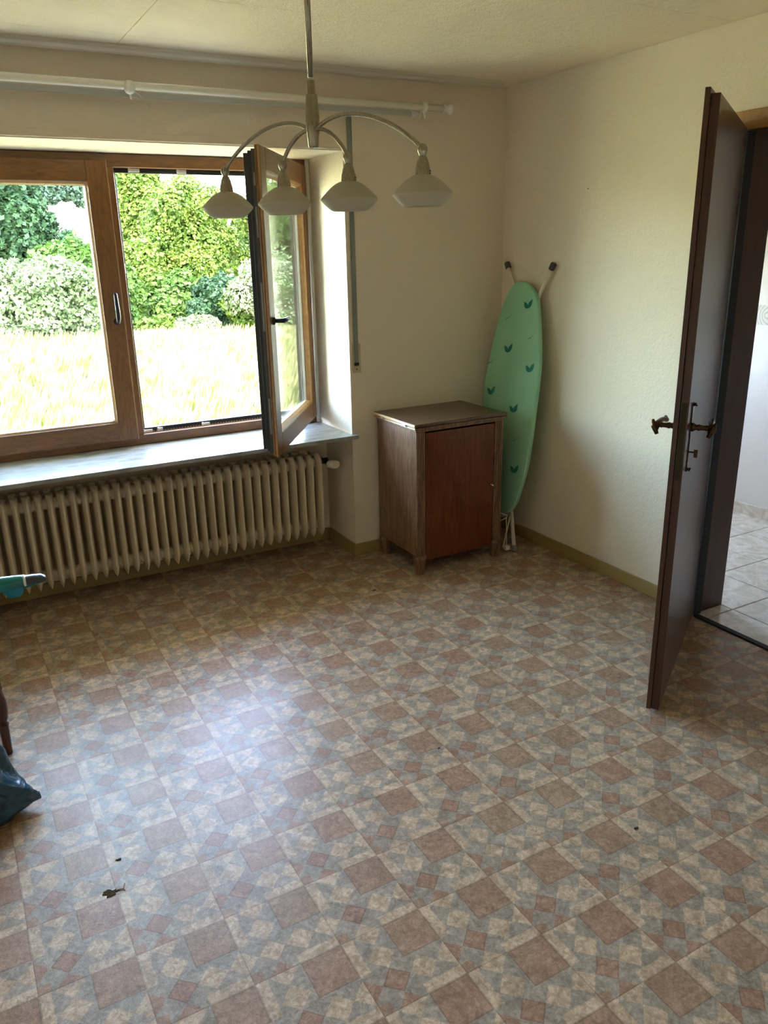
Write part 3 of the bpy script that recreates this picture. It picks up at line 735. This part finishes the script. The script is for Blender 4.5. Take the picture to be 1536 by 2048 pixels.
# ------------------------------------------------------------------ cabinet
cab = tag(empty('wooden_cabinet', (-0.55, -0.225, 0)), 'small dark walnut cabinet with one door, fluted corners and short feet', 'cabinet')
Mc = Matrix.Translation((0.55, 0.225, 0))
X0, X1, Y0, Y1 = -0.812, -0.290, -0.420, -0.030
def PC(mb, n, mat, **k): return mb.build(n, mat, cab, xf=Mc, **k)
PC(MB().box(X0, X0+0.016, Y0+0.010, Y1, 0.100, 0.745), 'side_panel', MT['cab'], bevel=0.0015)
PC(MB().box(X1-0.016, X1, Y0+0.010, Y1, 0.100, 0.745), 'side_panel', MT['cab'], bevel=0.0015)
PC(MB().box(X0+0.016, X1-0.016, Y1-0.008, Y1, 0.100, 0.745), 'back_panel', MT['cabdark'])
PC(MB().box(X0+0.016, X1-0.016, Y0+0.014, Y1-0.008, 0.100, 0.116), 'bottom_panel', MT['cab'])
# fluted corner posts
for xa, xb in ((X0, X0+0.052), (X1-0.052, X1)):
    poly = []; n = 4; w = (xb-xa)/n
    for k in range(n):
        c0 = xa + w*(k+0.5)
        for j in range(7):
            a = PI - PI*j/6; poly.append((c0 + math.cos(a)*w*0.44, Y0 - math.sin(a)*w*0.32))
    poly += [(xb-0.001, Y0+0.030), (xa+0.001, Y0+0.030)]
    PC(MB().prism(poly, 2, 0.085, 0.745), 'fluted_post', MT['cab'])
dr = PC(MB().box(X0+0.055, X1-0.055, Y0-0.001, Y0+0.014, 0.070, 0.733), 'cabinet_door', MT['cabdoor'], bevel=0.002)
dm = MB().box(X1-0.085, X1-0.078, Y0-0.0025, Y0-0.001, 0.405, 0.428); dm.build('keyhole', MT['black'], dr, xf=Mc)
dm = MB().tube([(X1-0.0815, Y0-0.001, 0.417), (X1-0.0815, Y0-0.022, 0.417)], 0.0022, 8)
dm.tube([(X1-0.0815, Y0-0.026, 0.417), (X1-0.074, Y0-0.030, 0.412), (X1-0.069, Y0-0.028, 0.408)], [0.004, 0.0045, 0.003], 8); dm.build('key', MT['chrome'], dr, xf=Mc, smooth=True)
PC(MB().box(X0-0.004, X1+0.004, Y0-0.006, Y1, 0.742, 0.756), 'cornice_board', MT['cab'], bevel=0.003)
PC(MB().box(-0.824, -0.274, Y0-0.014, -0.014, 0.7665, 0.783), 'top_board', MT['cabtop'], bevel=0.005, seg=3)
PC(MB().box(-0.821, -0.277, Y0-0.011, -0.016, 0.756, 0.765), 'lower_leaf', MT['cab'], bevel=0.002)
PC(MB().box(-0.8265, -0.824, Y0-0.012, -0.016, 0.7685, 0.781), 'edge_strip', MT['cabedge'], bevel=0.001)['label'] = 'pale polished edge strip'
PC(MB().box(-0.8235, -0.821, Y0-0.009, -0.018, 0.7570, 0.764), 'edge_strip', MT['cabedge'], bevel=0.001)
for yy in (-0.115, -0.335):
    PC(MB().tube([(-0.828, yy-0.012, 0.766), (-0.828, yy+0.012, 0.766)], 0.0042, 10).box(-0.829, -0.8265, yy-0.016, yy+0.016, 0.7605, 0.7645).box(-0.829, -0.8265, yy-0.016, yy+0.016, 0.7685, 0.773), 'flap_hinge', MT['chrome'], bevel=0.0005)
for fx, fy in ((X0+0.024, Y0+0.014), (X1-0.024, Y0+0.014), (X0+0.024, Y1-0.024), (X1-0.024, Y1-0.024)):
    # octagonal tapered foot with a collar
    mb = MB(); rings = []
    for r, z in ((0.034, 0.100), (0.037, 0.082), (0.032, 0.076), (0.033, 0.066), (0.023, 0.0)):
        rings.append([(fx + r*math.cos(2*PI*(k+0.5)/8), fy + r*math.sin(2*PI*(k+0.5)/8), z) for k in range(8)])
    mb.rings(rings); PC(mb, 'foot', MT['cab'], bevel=0.001)

# ------------------------------------------------------------------ ironing board
ib = tag(empty('ironing_board', (-0.179, -0.30, 0)), 'mint green ironing board with leaf print leaning in the corner behind the cabinet', 'ironing board')
Mi = Matrix.Translation((0.179, 0.30, 0))
A = Vector((0.11, 0.031, 0.993)).normalized(); Wd = Vector((0.003, -1, 0.031)); Wd = (Wd - A*Wd.dot(A)).normalized(); Nn = -(A.cross(Wd)).normalized()  # Nn: towards the room
if Nn.x > 0: Nn = -Nn
OB = Vector((-0.20, -0.265, 0.15))
def IB(s, t, d=0.0): return OB + A*s + Wd*t + Nn*d
outR = [(0.040, 0.0), (0.045, 0.060), (0.067, 0.104), (0.110, 0.138), (0.169, 0.162), (0.313, 0.200), (0.448, 0.212), (0.527, 0.216), (0.708, 0.222), (0.835, 0.222), (0.934, 0.211), (1.07, 0.183), (1.142, 0.164), (1.203, 0.138), (1.247, 0.088), (1.266, 0.045), (1.272, 0.006)]
outL = [(0.040, 0.0), (0.045, 0.060), (0.067, 0.104), (0.110, 0.138), (0.169, 0.162), (0.313, 0.200), (0.448, 0.216), (0.560, 0.226), (0.713, 0.226), (0.853, 0.203), (0.963, 0.180), (1.07, 0.153), (1.142, 0.128), (1.201, 0.096), (1.247, 0.060), (1.268, 0.022), (1.272, -0.006)]
def smooth_outline(pts, n=5):
    r = []
    P = [Vector(p) for p in pts]
    for i in range(len(P)-1):
        p0, p1, p2, p3 = P[max(i-1,0)], P[i], P[i+1], P[min(i+2, len(P)-1)]
        for k in range(n):
            t = k/n
            r.append(0.5*((2*p1)+(-p0+p2)*t+(2*p0-5*p1+4*p2-p3)*t*t+(-p0+3*p1-3*p2+p3)*t**3))
    r.append(P[-1]); return r
full = [(p.x, p.y) for p in smooth_outline(outR)] + [(p.x, -p.y) for p in reversed(smooth_outline(outL)[1:-1])]
mb = MB(); rings = []
cs = 0.66
for inset, d in ((0.010, -0.026), (0.002, -0.024), (0.0, -0.016), (0.0, -0.006), (0.004, -0.001), (0.014, 0.0015)):
    rg = []
    for s, t in full:
        L = math.hypot(s-cs, t); k = (L-inset)/L
        if abs(t) > 0.1: rg.append(IB(s, t*(1-inset/abs(t)), d))
        else: rg.append(IB(cs+(s-cs)*k, t*k, d))
    rings.append(rg)
mb.rings(rings)
cover = autosmooth(mb.build('padded_cover', MT['fabric'], ib, xf=Mi), 35)
def leafshape(s, t, sc_=1.0, rot=0.0):
    mb = MB()
    def petal(ang_, ln, wd):
        pts = []
        ca, sa = math.cos(ang_+rot), math.sin(ang_+rot)
        for k in range(9): q = k/8; pts.append((q*ln, wd*math.sin(PI*q)**0.8*(1-0.35*q)))
        for k in range(7, 0, -1): q = k/8; pts.append((q*ln, -wd*math.sin(PI*q)**0.8*(1-0.35*q)))
        vs = [mb.bm.verts.new(IB(s + (u*ca - v*sa)*sc_, t + (u*sa + v*ca)*sc_, 0.0021)) for u, v in pts]
        mb.bm.faces.new(vs)
    petal(0.62, 0.058, 0.015); petal(-0.80, 0.046, 0.015)
    return mb
for s, t in ((1.135, 0.091), (0.906, -0.037), (0.818, 0.155), (0.671, -0.153), (0.598, 0.056), (0.281, 0.113), (0.43, -0.10), (0.20, -0.04)):
    leafshape(s, t).build('leaf_print', MT['leafprint'], ib, xf=Mi)
for s, t in ((1.094, -0.060), (1.001, 0.139), (0.852, -0.180), (0.464, 0.094), (0.33, -0.02)):
    mb = MB(); lo = []; hi = []
    for k in range(9):
        q = k/8; ss = s - 0.016 + 0.03*q*q; tt = t - 0.026 + 0.052*q; w = 0.0016*math.sin(PI*min(1, q+0.1))+0.0006
        lo.append(mb.bm.verts.new(IB(ss-w, tt, 0.0021))); hi.append(mb.bm.verts.new(IB(ss+w, tt, 0.0021)))
    for k in range(8): mb.bm.faces.new((lo[k], lo[k+1], hi[k+1], hi[k]))
    mb.build('sprig_print', MT['sprigprint'], ib, xf=Mi)
# legs: two splayed tubes at the top with caps
def cap(p, d, r=0.015, l=0.028, mat='rubber', name='foot_cap'):
    d = d.normalized(); MB().tube([p - d*l*0.25, p + d*l*0.85, p + d*l], [r, r, r*0.8], 14).build(name, MT[mat], ib, xf=Mi, smooth=False, bevel=0.001)
fl, frr = Vector((-0.024, -0.082, 1.480)), Vector((-0.024, -0.432, 1.478))
bl, br = IB(1.10, 0.0, -0.045), IB(1.05, 0.03, -0.045)
for p, q in ((fl, bl), (frr, br)):
    MB().tube([q, p], 0.0105, 14).build('leg', MT['cream'], ib, xf=Mi, smooth=True); cap(p, p-q)
# lower legs and crossbar
mid = IB(0.25, 0.02, -0.045)
f1 = Vector((-0.182, -0.408, 0.020)); f2 = Vector((-0.235, -0.120, 0.020))
q1 = Vector((-0.152, -0.335, 0.205))
for p, q in ((f1, q1), (f2, IB(0.15, -0.08, -0.045))):
    MB().tube([q, p], 0.0105, 14).build('leg', MT['cream'], ib, xf=Mi, smooth=True); cap(p + (q-p).normalized()*0.006, p-q, 0.014, 0.026, 'rubberpale')
MB().tube([q1, Vector((-0.232, -0.372, 0.018))], 0.0045, 10).build('wire_support', MT['cream'], ib, xf=Mi, smooth=True)
MB().tube([IB(0.95, 0.02, -0.040), IB(0.45, 0.05, -0.042), q1], 0.009, 12).build('frame_tube', MT['cream'], ib, xf=Mi, smooth=True)
MB().tube([Vector((-0.255, -0.345, 0.222)), Vector((-0.215, -0.352, 0.200)), Vector((-0.192, -0.352, 0.192)), Vector((-0.205, -0.362, 0.182)), Vector((-0.255, -0.36, 0.170))], 0.0025, 8).build('tie_cord', MT['cord'], ib, xf=Mi, smooth=True)
MB().tube([Vector((-0.20, -0.352, 0.185)), Vector((-0.213, -0.375, 0.12)), Vector((-0.214, -0.382, 0.035))], 0.0022, 8).build('tie_cord', MT['cord'], ib, xf=Mi, smooth=True)
MB().box(-0.226, -0.196, -0.392, -0.366, 0.004, 0.028).build('plug', MT['white'], ib, xf=Mi, bevel=0.004)

# ------------------------------------------------------------------ chair, device, bag on the left
ch = tag(empty('wooden_chair', (-2.98, -0.80, 0)), 'dark brown wooden chair with a turned front leg beside the blue bag', 'chair')
Mh = Matrix.Translation((2.98, 0.80, 0))
def turned(x, y):
    mb = MB(); rings = []
    mb.lathe([(0.013, 0.0), (0.016, 0.10), (0.018, 0.112), (0.012, 0.120), (0.019, 0.135), (0.023, 0.165), (0.022, 0.20), (0.015, 0.235), (0.018, 0.245), (0.015, 0.255), (0.017, 0.32), (0.021, 0.37)], 20, (x, y, 0))
    mb.box(x-0.021, x+0.021, y-0.021, y+0.021, 0.37, 0.44)
    return mb
for x, y in ((-2.778, -1.0), (-2.778, -0.62)):
    autosmooth(turned(x, y).build('leg', MT['chair'], ch, xf=Mh), 40)
for y in (-1.0, -0.62):
    MB().tube([(-3.20, y, 0.0), (-3.18, y, 0.45), (-3.26, y, 0.95)], [0.018, 0.021, 0.016], 12).build('leg', MT['chair'], ch, xf=Mh, smooth=True)
MB().box(-3.19, -2.765, -1.012, -0.608, 0.425, 0.458).build('seat_frame', MT['chair'], ch, xf=Mh, bevel=0.006)
MB().box(-3.17, -2.775, -1.0, -0.62, 0.458, 0.488).build('seat', MT['cushion'], ch, xf=Mh, bevel=0.014, seg=4)
for z in (0.62, 0.90):
    MB().tube([(-3.215-0.01, -1.0, z), (-3.235, -0.81, z), (-3.225, -0.62, z)], 0.014, 10).build('back_rail', MT['chair'], ch, xf=Mh, smooth=True)
for y in (-0.90, -0.81, -0.72):
    MB().tube([(-3.232, y, 0.62), (-3.240, y, 0.90)], 0.008, 10).build('spindle', MT['chair'], ch, xf=Mh, smooth=True)

hv = tag(empty('handheld_vacuum', (-2.76, -0.79, 0.49)), 'teal cordless handheld cleaner with slate nozzle lying on the chair seat', 'vacuum cleaner')
Mv = Matrix.Translation((2.76, 0.79, -0.49))
def ell(x, zc_, ry_, rz_, n=24, yc=-0.79):
    return [(x, yc + ry_*math.cos(2*PI*k/n), zc_ + rz_*math.copysign(abs(math.sin(2*PI*k/n))**0.9, math.sin(2*PI*k/n))) for k in range(n)]
MB().rings([ell(*a) for a in ((-3.02, 0.523, 0.02, 0.02), (-3.00, 0.523, 0.030, 0.029), (-2.90, 0.524, 0.036, 0.034), (-2.78, 0.520, 0.033, 0.030), (-2.70, 0.521, 0.029, 0.0275), (-2.64, 0.521, 0.024, 0.0220), (-2.626, 0.520, 0.021, 0.019))]).build('body', MT['teal'], hv, xf=Mv, smooth=True)
autosmooth(MB().rings([ell(*a) for a in ((-2.630, 0.520, 0.0215, 0.0185), (-2.60, 0.519, 0.0215, 0.0175), (-2.575, 0.518, 0.020, 0.0155), (-2.564, 0.517, 0.016, 0.011), (-2.560, 0.516, 0.009, 0.006))]).build('nozzle', MT['slate'], hv, xf=Mv), 60)
MB().rings([[(x, -0.79+sy*w, z) for sy, z in ((-1, z0_), (1, z0_), (1, z1_), (-1, z1_))] for x, w, z0_, z1_ in ((-2.700, 0.012, 0.490, 0.510), (-2.685, 0.017, 0.472, 0.512), (-2.650, 0.017, 0.470, 0.512), (-2.638, 0.012, 0.482, 0.512))]).build('dust_cup', MT['tealbright'], hv, xf=Mv, bevel=0.004)
MB().rings([[(x, -0.79+sy*w, z) for sy, z in ((-1, z0_), (1, z0_), (1, z1_), (-1, z1_))] for x, w, z0_, z1_ in ((-2.640, 0.011, 0.496, 0.506), (-2.600, 0.012, 0.499, 0.508), (-2.575, 0.010, 0.504, 0.510))]).build('nozzle_lip', MT['teal'], hv, xf=Mv, bevel=0.002)
MB().rings([ell(*a) for a in ((-2.634, 0.521, 0.0228, 0.0205), (-2.630, 0.521, 0.0232, 0.0208), (-2.626, 0.521, 0.0222, 0.0198))]).build('collar', MT['white'], hv, xf=Mv, smooth=True)

def bag():
    bm = bmesh.new(); bmesh.ops.create_uvsphere(bm, u_segments=96, v_segments=64, radius=1.0)
    r = random.Random(3)
    for v in bm.verts:
        x, y, z = v.co
        t = (z+1)/2; a = math.atan2(y, x)
        wob = 0.035*math.sin(a*13+z*5) + 0.03*math.sin(a*7-z*8+1) + 0.02*math.sin(a*23+z*14) + 0.02*math.sin(z*17+a*3)
        k = 1+wob
        px = 0.20*x*k; py = 0.17*y*k; pz = 0.235*z*(1+0.5*wob) + (0.03 if z > 0 else 0)
        pz = max(pz, -0.16 + 0.01*math.sin(a*9))
        v.co = Vector((px, py, pz+0.16))
    # drag a flat gathered corner out to the right, low on the floor
    for v in bm.verts:
        a = math.atan2(v.co.y, v.co.x)
        c = max(0, math.cos(a+0.12))**5 * max(0, 1-abs(v.co.z-0.05)/0.12)
        if c > 0:
            v.co.x += 0.112*c; v.co.z = v.co.z*(1-0.55*c) + 0.012*c + 0.010*c*math.sin(v.co.y*260)
            v.co.y *= (1-0.45*c)
        v.co.z = max(v.co.z, 0.001)
    return bm
bm = bag(); me = bpy.data.meshes.new('bag_body'); bm.to_mesh(me); bm.free()
bg_ = tag(empty('bin_bag', (-3.000, -1.325, 0)), 'shiny dark blue plastic bin bag slumped on the floor', 'bag')
link('bag_body', me, MT['bag'], bg_, smooth=True)
mb = MB().tube([(0.0, 0, 0.40), (0.01, 0, 0.45), (0.0, 0.01, 0.48), (0.03, -0.02, 0.53)], [0.05, 0.016, 0.02, 0.045], 14)
mb.build('knotted_neck', MT['bag'], bg_, smooth=True)

# ------------------------------------------------------------------ bits on the floor and wall
def flake(name, loc, size, seed, label, group=None, stem=False):
    r = random.Random(seed); mb = MB(); n = 22; pts = []
    for k in range(n):
        a = 2*PI*k/n; rr = size*(0.30 + 0.70*r.random()); pts.append((rr*math.cos(a)*1.25, rr*math.sin(a)*0.6))
    rings = [[(x, y, 0.0) for x, y in pts], [(x*0.96, y*0.96, 0.0012+0.0012*r.random()) for x, y in pts]]
    mb.rings(rings)
    if stem: mb.tube([(size*0.7, 0, 0.0012), (size*1.25, -0.004, 0.0016), (size*1.35, -size*0.5, 0.0012)], 0.0009, 6).tube([(size*1.25, -0.004, 0.0016), (size*1.5, size*0.55, 0.0014)], 0.0008, 6)
    o = mb.build(name, MT['dirt']); o.location = loc; tag(o, label, 'debris', group); return o
flake('dried_leaf', (-2.603, -1.812, 0.0002), 0.026, 4, 'brown crumpled leaf scrap lying on the bluish sheen of the floor', stem=True)
flake('dirt_crumb', (-2.560, -1.700, 0.0002), 0.008, 5, 'small dark dirt crumb lying behind the crumpled leaf scrap')
flake('dirt_crumb', (-1.088, -0.470, 0.0002), 0.010, 6, 'dark crumb on the floor in front of the cabinet, near the niche corner')
flake('dirt_crumb', (-1.245, -2.330, 0.0002), 0.008, 8, 'dark crumb on a brown floor square in front of the open door')
flake('dirt_crumb', (-1.52, -1.72, 0.0002), 0.005, 9, 'tiny dark crumb in the middle of the open floor')
nl = MB().tube([(0, 0, 0), (-0.006, -0.004, 0.002)], 0.002, 6).build('wall_nail', MT['rubber']); nl.location = (0.0, -0.635, 1.83); tag(nl, 'tiny dark nail in the cream wall above the ironing board', 'nail')

# ------------------------------------------------------------------ outside: ground, meadow, shrubs, trees
def ground_z(x, y):
    z = -1.0
    if y > 26: z += 0.0
    if y > 60: z += (y-60)*0.075
    return z
gx = np.linspace(-160, 260, 43); gy = np.concatenate([np.array([0.62, 3, 6, 10, 14, 18, 22, 26, 32, 40, 50]), np.linspace(60, 300, 25)])
vs = []; fs = []
for j, y in enumerate(gy):
    for i, x in enumerate(gx):
        z = -1.0 + (min(max(0, y-60), 125)*0.122)*min(1.0, max(0.12, (48-x)/22)) + 0.15*math.sin(x*0.21+y*0.13)*min(1, max(0, y-4)/12)
        vs.append((x, y, z))
for j in range(len(gy)-1):
    for i in range(len(gx)-1):
        a = j*len(gx)+i; fs.append((a, a+1, a+1+len(gx), a+len(gx)))
me = bpy.data.meshes.new('ground'); me.from_pydata(vs, [], fs); me.update()
struct(link('ground', me, MT['meadow'], smooth=True), 'pale ripe meadow ground sloping up to a far hillside')
struct(MB().box(XL-0.25, XH+0.25, YR-0.25, 0.62, -1.3, -0.25).build('wall_foundation', MT['exterior']), 'rendered foundation wall of the house')


def quads_mesh(name, C4):
    n = C4.shape[0]; me = bpy.data.meshes.new(name)
    me.vertices.add(n*4); me.vertices.foreach_set('co', C4.reshape(-1).astype(np.float32))
    me.loops.add(n*4); me.loops.foreach_set('vertex_index', np.arange(n*4, dtype=np.int32))
    me.polygons.add(n); me.polygons.foreach_set('loop_start', np.arange(0, n*4, 4, dtype=np.int32))
    try: me.polygons.foreach_set('loop_total', np.full(n, 4, dtype=np.int32))
    except Exception: pass
    me.update(calc_edges=True); return me
rng = np.random.default_rng(11)
def leaves(clumps, n, size, long=1.5):
    cl = np.array(clumps, float); w = (cl[:, 3]*cl[:, 4]+cl[:, 3]*cl[:, 5]+cl[:, 4]*cl[:, 5]); idx = rng.choice(len(cl), n, p=w/w.sum())
    d = rng.normal(size=(n, 3)); d /= np.linalg.norm(d, axis=1)[:, None]
    lump = 1 + 0.16*np.sin(d[:, 0]*9+idx*2.1)*np.sin(d[:, 2]*8+idx) + 0.10*np.sin(d[:, 1]*17+idx)
    rad = (0.55 + 0.45*rng.random(n)**0.5)*lump
    P = cl[idx, :3] + d*rad[:, None]*cl[idx, 3:6]
    nrm = d*0.55 + rng.normal(size=(n, 3))*0.6 + np.array([0, 0, 0.35]); nrm /= np.linalg.norm(nrm, axis=1)[:, None]
    t = np.cross(nrm, rng.normal(size=(n, 3))); t /= np.linalg.norm(t, axis=1)[:, None]; b = np.cross(nrm, t)
    s = size*(0.6+0.8*rng.random(n))[:, None]
    return np.stack([P - t*s*long*0.5, P + b*s*0.5, P + t*s*long*0.5, P - b*s*0.5], axis=1)
def plant(name, label, cat, x, y, clumps, n, size, mat, trunk_h=0.0, trunk_r=0.1, group=None, lean=0.0, zg=-1.0):
    root = tag(empty(name, (x, y, zg)), label, cat, group)
    fo = link('foliage', quads_mesh('foliage', leaves(clumps, n, size)), MT[mat], root); fo['kind'] = 'stuff'
    r = random.Random(int(x*100) + int(y*10)); mb = MB()
    topz = max(c[2] for c in clumps)
    nst = 1 if trunk_h > 0 else 4
    for k in range(nst):
        bx = 0 if nst == 1 else r.uniform(-0.3, 0.3)
        h = topz*0.9
        pts = [(bx + lean*t*h + 0.06*math.sin(t*5+k)*h*0.3, 0.05*math.sin(t*4)*h*0.3, h*t-0.2) for t in (0, 0.25, 0.5, 0.75, 1)]
        mb.tube(pts, [trunk_r*(1-0.8*t) for t in (0, 0.25, 0.5, 0.75, 1)], 8)
        for j in range(7 if nst == 1 else 3):
            t = 0.35 + 0.6*r.random(); a = r.random()*2*PI; L = topz*0.32*(1.2-t)
            b0 = Vector((bx + lean*t*h, 0, h*t-0.2)); b1 = b0 + Vector((math.cos(a)*L, math.sin(a)*L, L*0.8)); 
            mb.tube([b0, (b0+b1)/2 + Vector((0, 0, -0.05*L)), b1], [trunk_r*0.4*(1-t*0.5), trunk_r*0.25, trunk_r*0.08], 6)
    mb.build('trunk' if nst == 1 else 'stems', MT['bark'], root, smooth=True)
    return root
def at(a, d):  # point at lateral slope a and depth d from the standpoint
    return CAMP.x + a*d, CAMP.y + d
def crown(cx, cz, rx, rz, k, seed, ry=None):
    r = random.Random(seed); c = [(cx, 0, cz, rx*0.75, (ry or rx)*0.75, rz*0.8)]
    for i in range(k):
        a = r.random()*2*PI; q = r.uniform(0.45, 0.8); zz = r.uniform(-0.65, 0.75); w = math.sqrt(max(0.1, 1-zz*zz))
        f = r.uniform(0.28, 0.45)
        c.append((cx + math.cos(a)*rx*q*w, math.sin(a)*(ry or rx)*q*w, cz + zz*rz*0.85, rx*f, rx*f, rz*f*0.8))
    return c
# --- trees
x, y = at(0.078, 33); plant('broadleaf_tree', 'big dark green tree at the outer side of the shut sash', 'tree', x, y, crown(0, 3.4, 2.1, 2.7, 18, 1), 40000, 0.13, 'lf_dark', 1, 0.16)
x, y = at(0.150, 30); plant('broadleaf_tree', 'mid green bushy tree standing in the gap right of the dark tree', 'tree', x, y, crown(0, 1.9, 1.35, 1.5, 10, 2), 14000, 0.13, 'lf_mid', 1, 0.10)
x, y = at(0.152, 58); plant('broadleaf_tree', 'small round dark tree out on the far pale field', 'tree', x, y, crown(0, 2.3, 1.3, 2.0, 7, 3), 7000, 0.20, 'lf_dark', 1, 0.12)
x, y = at(0.232, 34); plant('broadleaf_tree', 'slim olive green tree right beside the window mullion', 'tree', x, y, crown(0, 3.8, 1.05, 2.5, 16, 4), 24000, 0.11, 'lf_lime', 1, 0.12)
x, y = at(0.288, 29); plant('birch_tree', 'tall lime green birch with a pale trunk behind the open window half', 'tree', x, y, crown(0, 3.2, 1.7, 2.1, 30, 5), 50000, 0.085, 'lf_lime', 1, 0.10)
x, y = at(0.385, 33.5); plant('broadleaf_tree', 'tall bright green tree seen beside the open sash', 'tree', x, y, crown(0, 3.0, 1.65, 2.25, 20, 6), 36000, 0.095, 'lf_lime', 1, 0.12)
x, y = at(0.455, 27); plant('broadleaf_tree', 'broad green tree seen through the pane of the open sash', 'tree', x, y, crown(0, 3.3, 2.0, 2.6, 14, 7), 24000, 0.13, 'lf_mid', 1, 0.12)
x, y = at(0.228, 27.6); plant('leafy_shrub', 'tall bright bush between the slim tree and the meadow', 'shrub', x, y, crown(0, 1.5, 1.2, 1.6, 12, 21), 16000, 0.10, 'lf_lime', 0, 0.03)
x, y = at(0.262, 26.5); plant('leafy_shrub', 'dark green undergrowth below the birch', 'shrub', x, y, crown(0, 1.0, 1.3, 1.2, 9, 8), 12000, 0.11, 'lf_mid', 0, 0.03)
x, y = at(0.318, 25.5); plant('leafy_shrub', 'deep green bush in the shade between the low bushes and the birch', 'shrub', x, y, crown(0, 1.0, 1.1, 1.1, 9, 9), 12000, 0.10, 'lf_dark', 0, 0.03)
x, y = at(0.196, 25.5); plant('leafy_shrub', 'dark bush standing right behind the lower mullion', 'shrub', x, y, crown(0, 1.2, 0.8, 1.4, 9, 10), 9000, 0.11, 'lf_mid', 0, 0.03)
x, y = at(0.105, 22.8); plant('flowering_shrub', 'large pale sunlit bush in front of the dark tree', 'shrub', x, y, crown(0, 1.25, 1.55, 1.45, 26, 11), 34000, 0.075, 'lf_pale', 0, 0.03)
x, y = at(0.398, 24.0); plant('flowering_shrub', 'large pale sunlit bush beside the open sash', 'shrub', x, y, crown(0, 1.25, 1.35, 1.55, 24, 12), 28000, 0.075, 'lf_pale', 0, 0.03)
x, y = at(0.352, 24.6); plant('leafy_shrub', 'round yellow green bush left of the pale bush by the sash', 'shrub', x, y, crown(0, 0.95, 0.75, 0.95, 9, 13), 8000, 0.09, 'lf_lime', 0, 0.02)
x, y = at(0.236, 23.6); plant('leafy_shrub', 'low yellow green bush on the meadow edge next to the mullion', 'shrub', x, y, crown(0, 0.45, 0.75, 0.50, 8, 14), 6500, 0.08, 'lf_lime', 0, 0.02)
x, y = at(0.284, 24.0); plant('leafy_shrub', 'low pale green bush on the meadow edge below the birch', 'shrub', x, y, crown(0, 0.42, 0.9, 0.45, 8, 15), 6500, 0.08, 'lf_pale', 0, 0.02)
x, y = at(0.470, 23.0); plant('leafy_shrub', 'leafy bush at the meadow edge seen low in the open sash pane', 'shrub', x, y, crown(0, 0.9, 1.2, 1.1, 9, 16), 9000, 0.10, 'lf_mid', 0, 0.03)
# hillside wood on the crest
ft = None
for k in range(19):
    a = -0.14 + 0.0195*k; d = 150 + (14 if k % 2 else 0); x, y = at(a, d); zg = -1.0 + (y-60)*0.122*min(1.0, max(0.12, (48-x)/22))
    h = 7.2 + 1.4*math.sin(k*5.1)
    if ft is None:
        ft = plant('conifer_tree', 'dark bluish tree in the hillside wood on the skyline', 'tree', x, y, [(0, 0, 2.0, 2.2, 2.2, 2.4), (0, 0, 4.2, 1.8, 1.8, 2.2), (0, 0, 6.4, 1.1, 1.1, 1.8)], 2600, 0.42, 'lf_far', 1, 0.2, 'trees of the hillside wood', 0, zg)
    else:
        c = ft.copy(); COL.objects.link(c); c.location = (x, y, zg); s_ = h/7.5; c.scale = (1.1*s_, 1.1*s_, s_); c.rotation_euler = (0, 0, k*1.7)
        for chd in ft.children: copyo(chd, c)
# --- tall grass
def grass():
    n = 80000
    yy = 3.2 + 15.0*rng.random(n)**0.85; aa = -0.12 + 0.75*rng.random(n)
    xx = CAMP.x + aa*(yy-CAMP.y)
    zb = -1.0 + 0.15*np.sin(xx*0.21+yy*0.13)*np.clip((yy-4)/12, 0, 1)
    h = 0.42 + 0.30*rng.random(n) + 0.10*np.sin(xx*1.3)*np.sin(yy*0.9)
    w = 0.006 + 0.006*rng.random(n) + yy*0.0004
    lean = 0.10 + 0.22*rng.random(n); la = 0.3 + rng.normal(size=n)*0.7
    lx = np.cos(la)*lean*h*1.4; ly = np.sin(la)*lean*h*1.4
    ang_ = rng.random(n)*PI; wx = np.cos(ang_)*w; wy = np.sin(ang_)*w
    base = np.stack([xx, yy, zb], 1); W_ = np.stack([wx, wy, np.zeros(n)], 1)
    midp = base + np.stack([lx*0.35, ly*0.35, h*0.62], 1); tip = base + np.stack([lx, ly, h], 1)
    C4 = np.stack([base - W_*0.5, base + W_*0.5, tip + W_*0.25, midp - W_*0.9], 1)
    return C4
go = link('meadow_grass', quads_mesh('meadow_grass', grass()), MT['straw']); tag(go, 'tall ripe straw-coloured grass of the meadow outside the window', 'grass', kind='stuff')
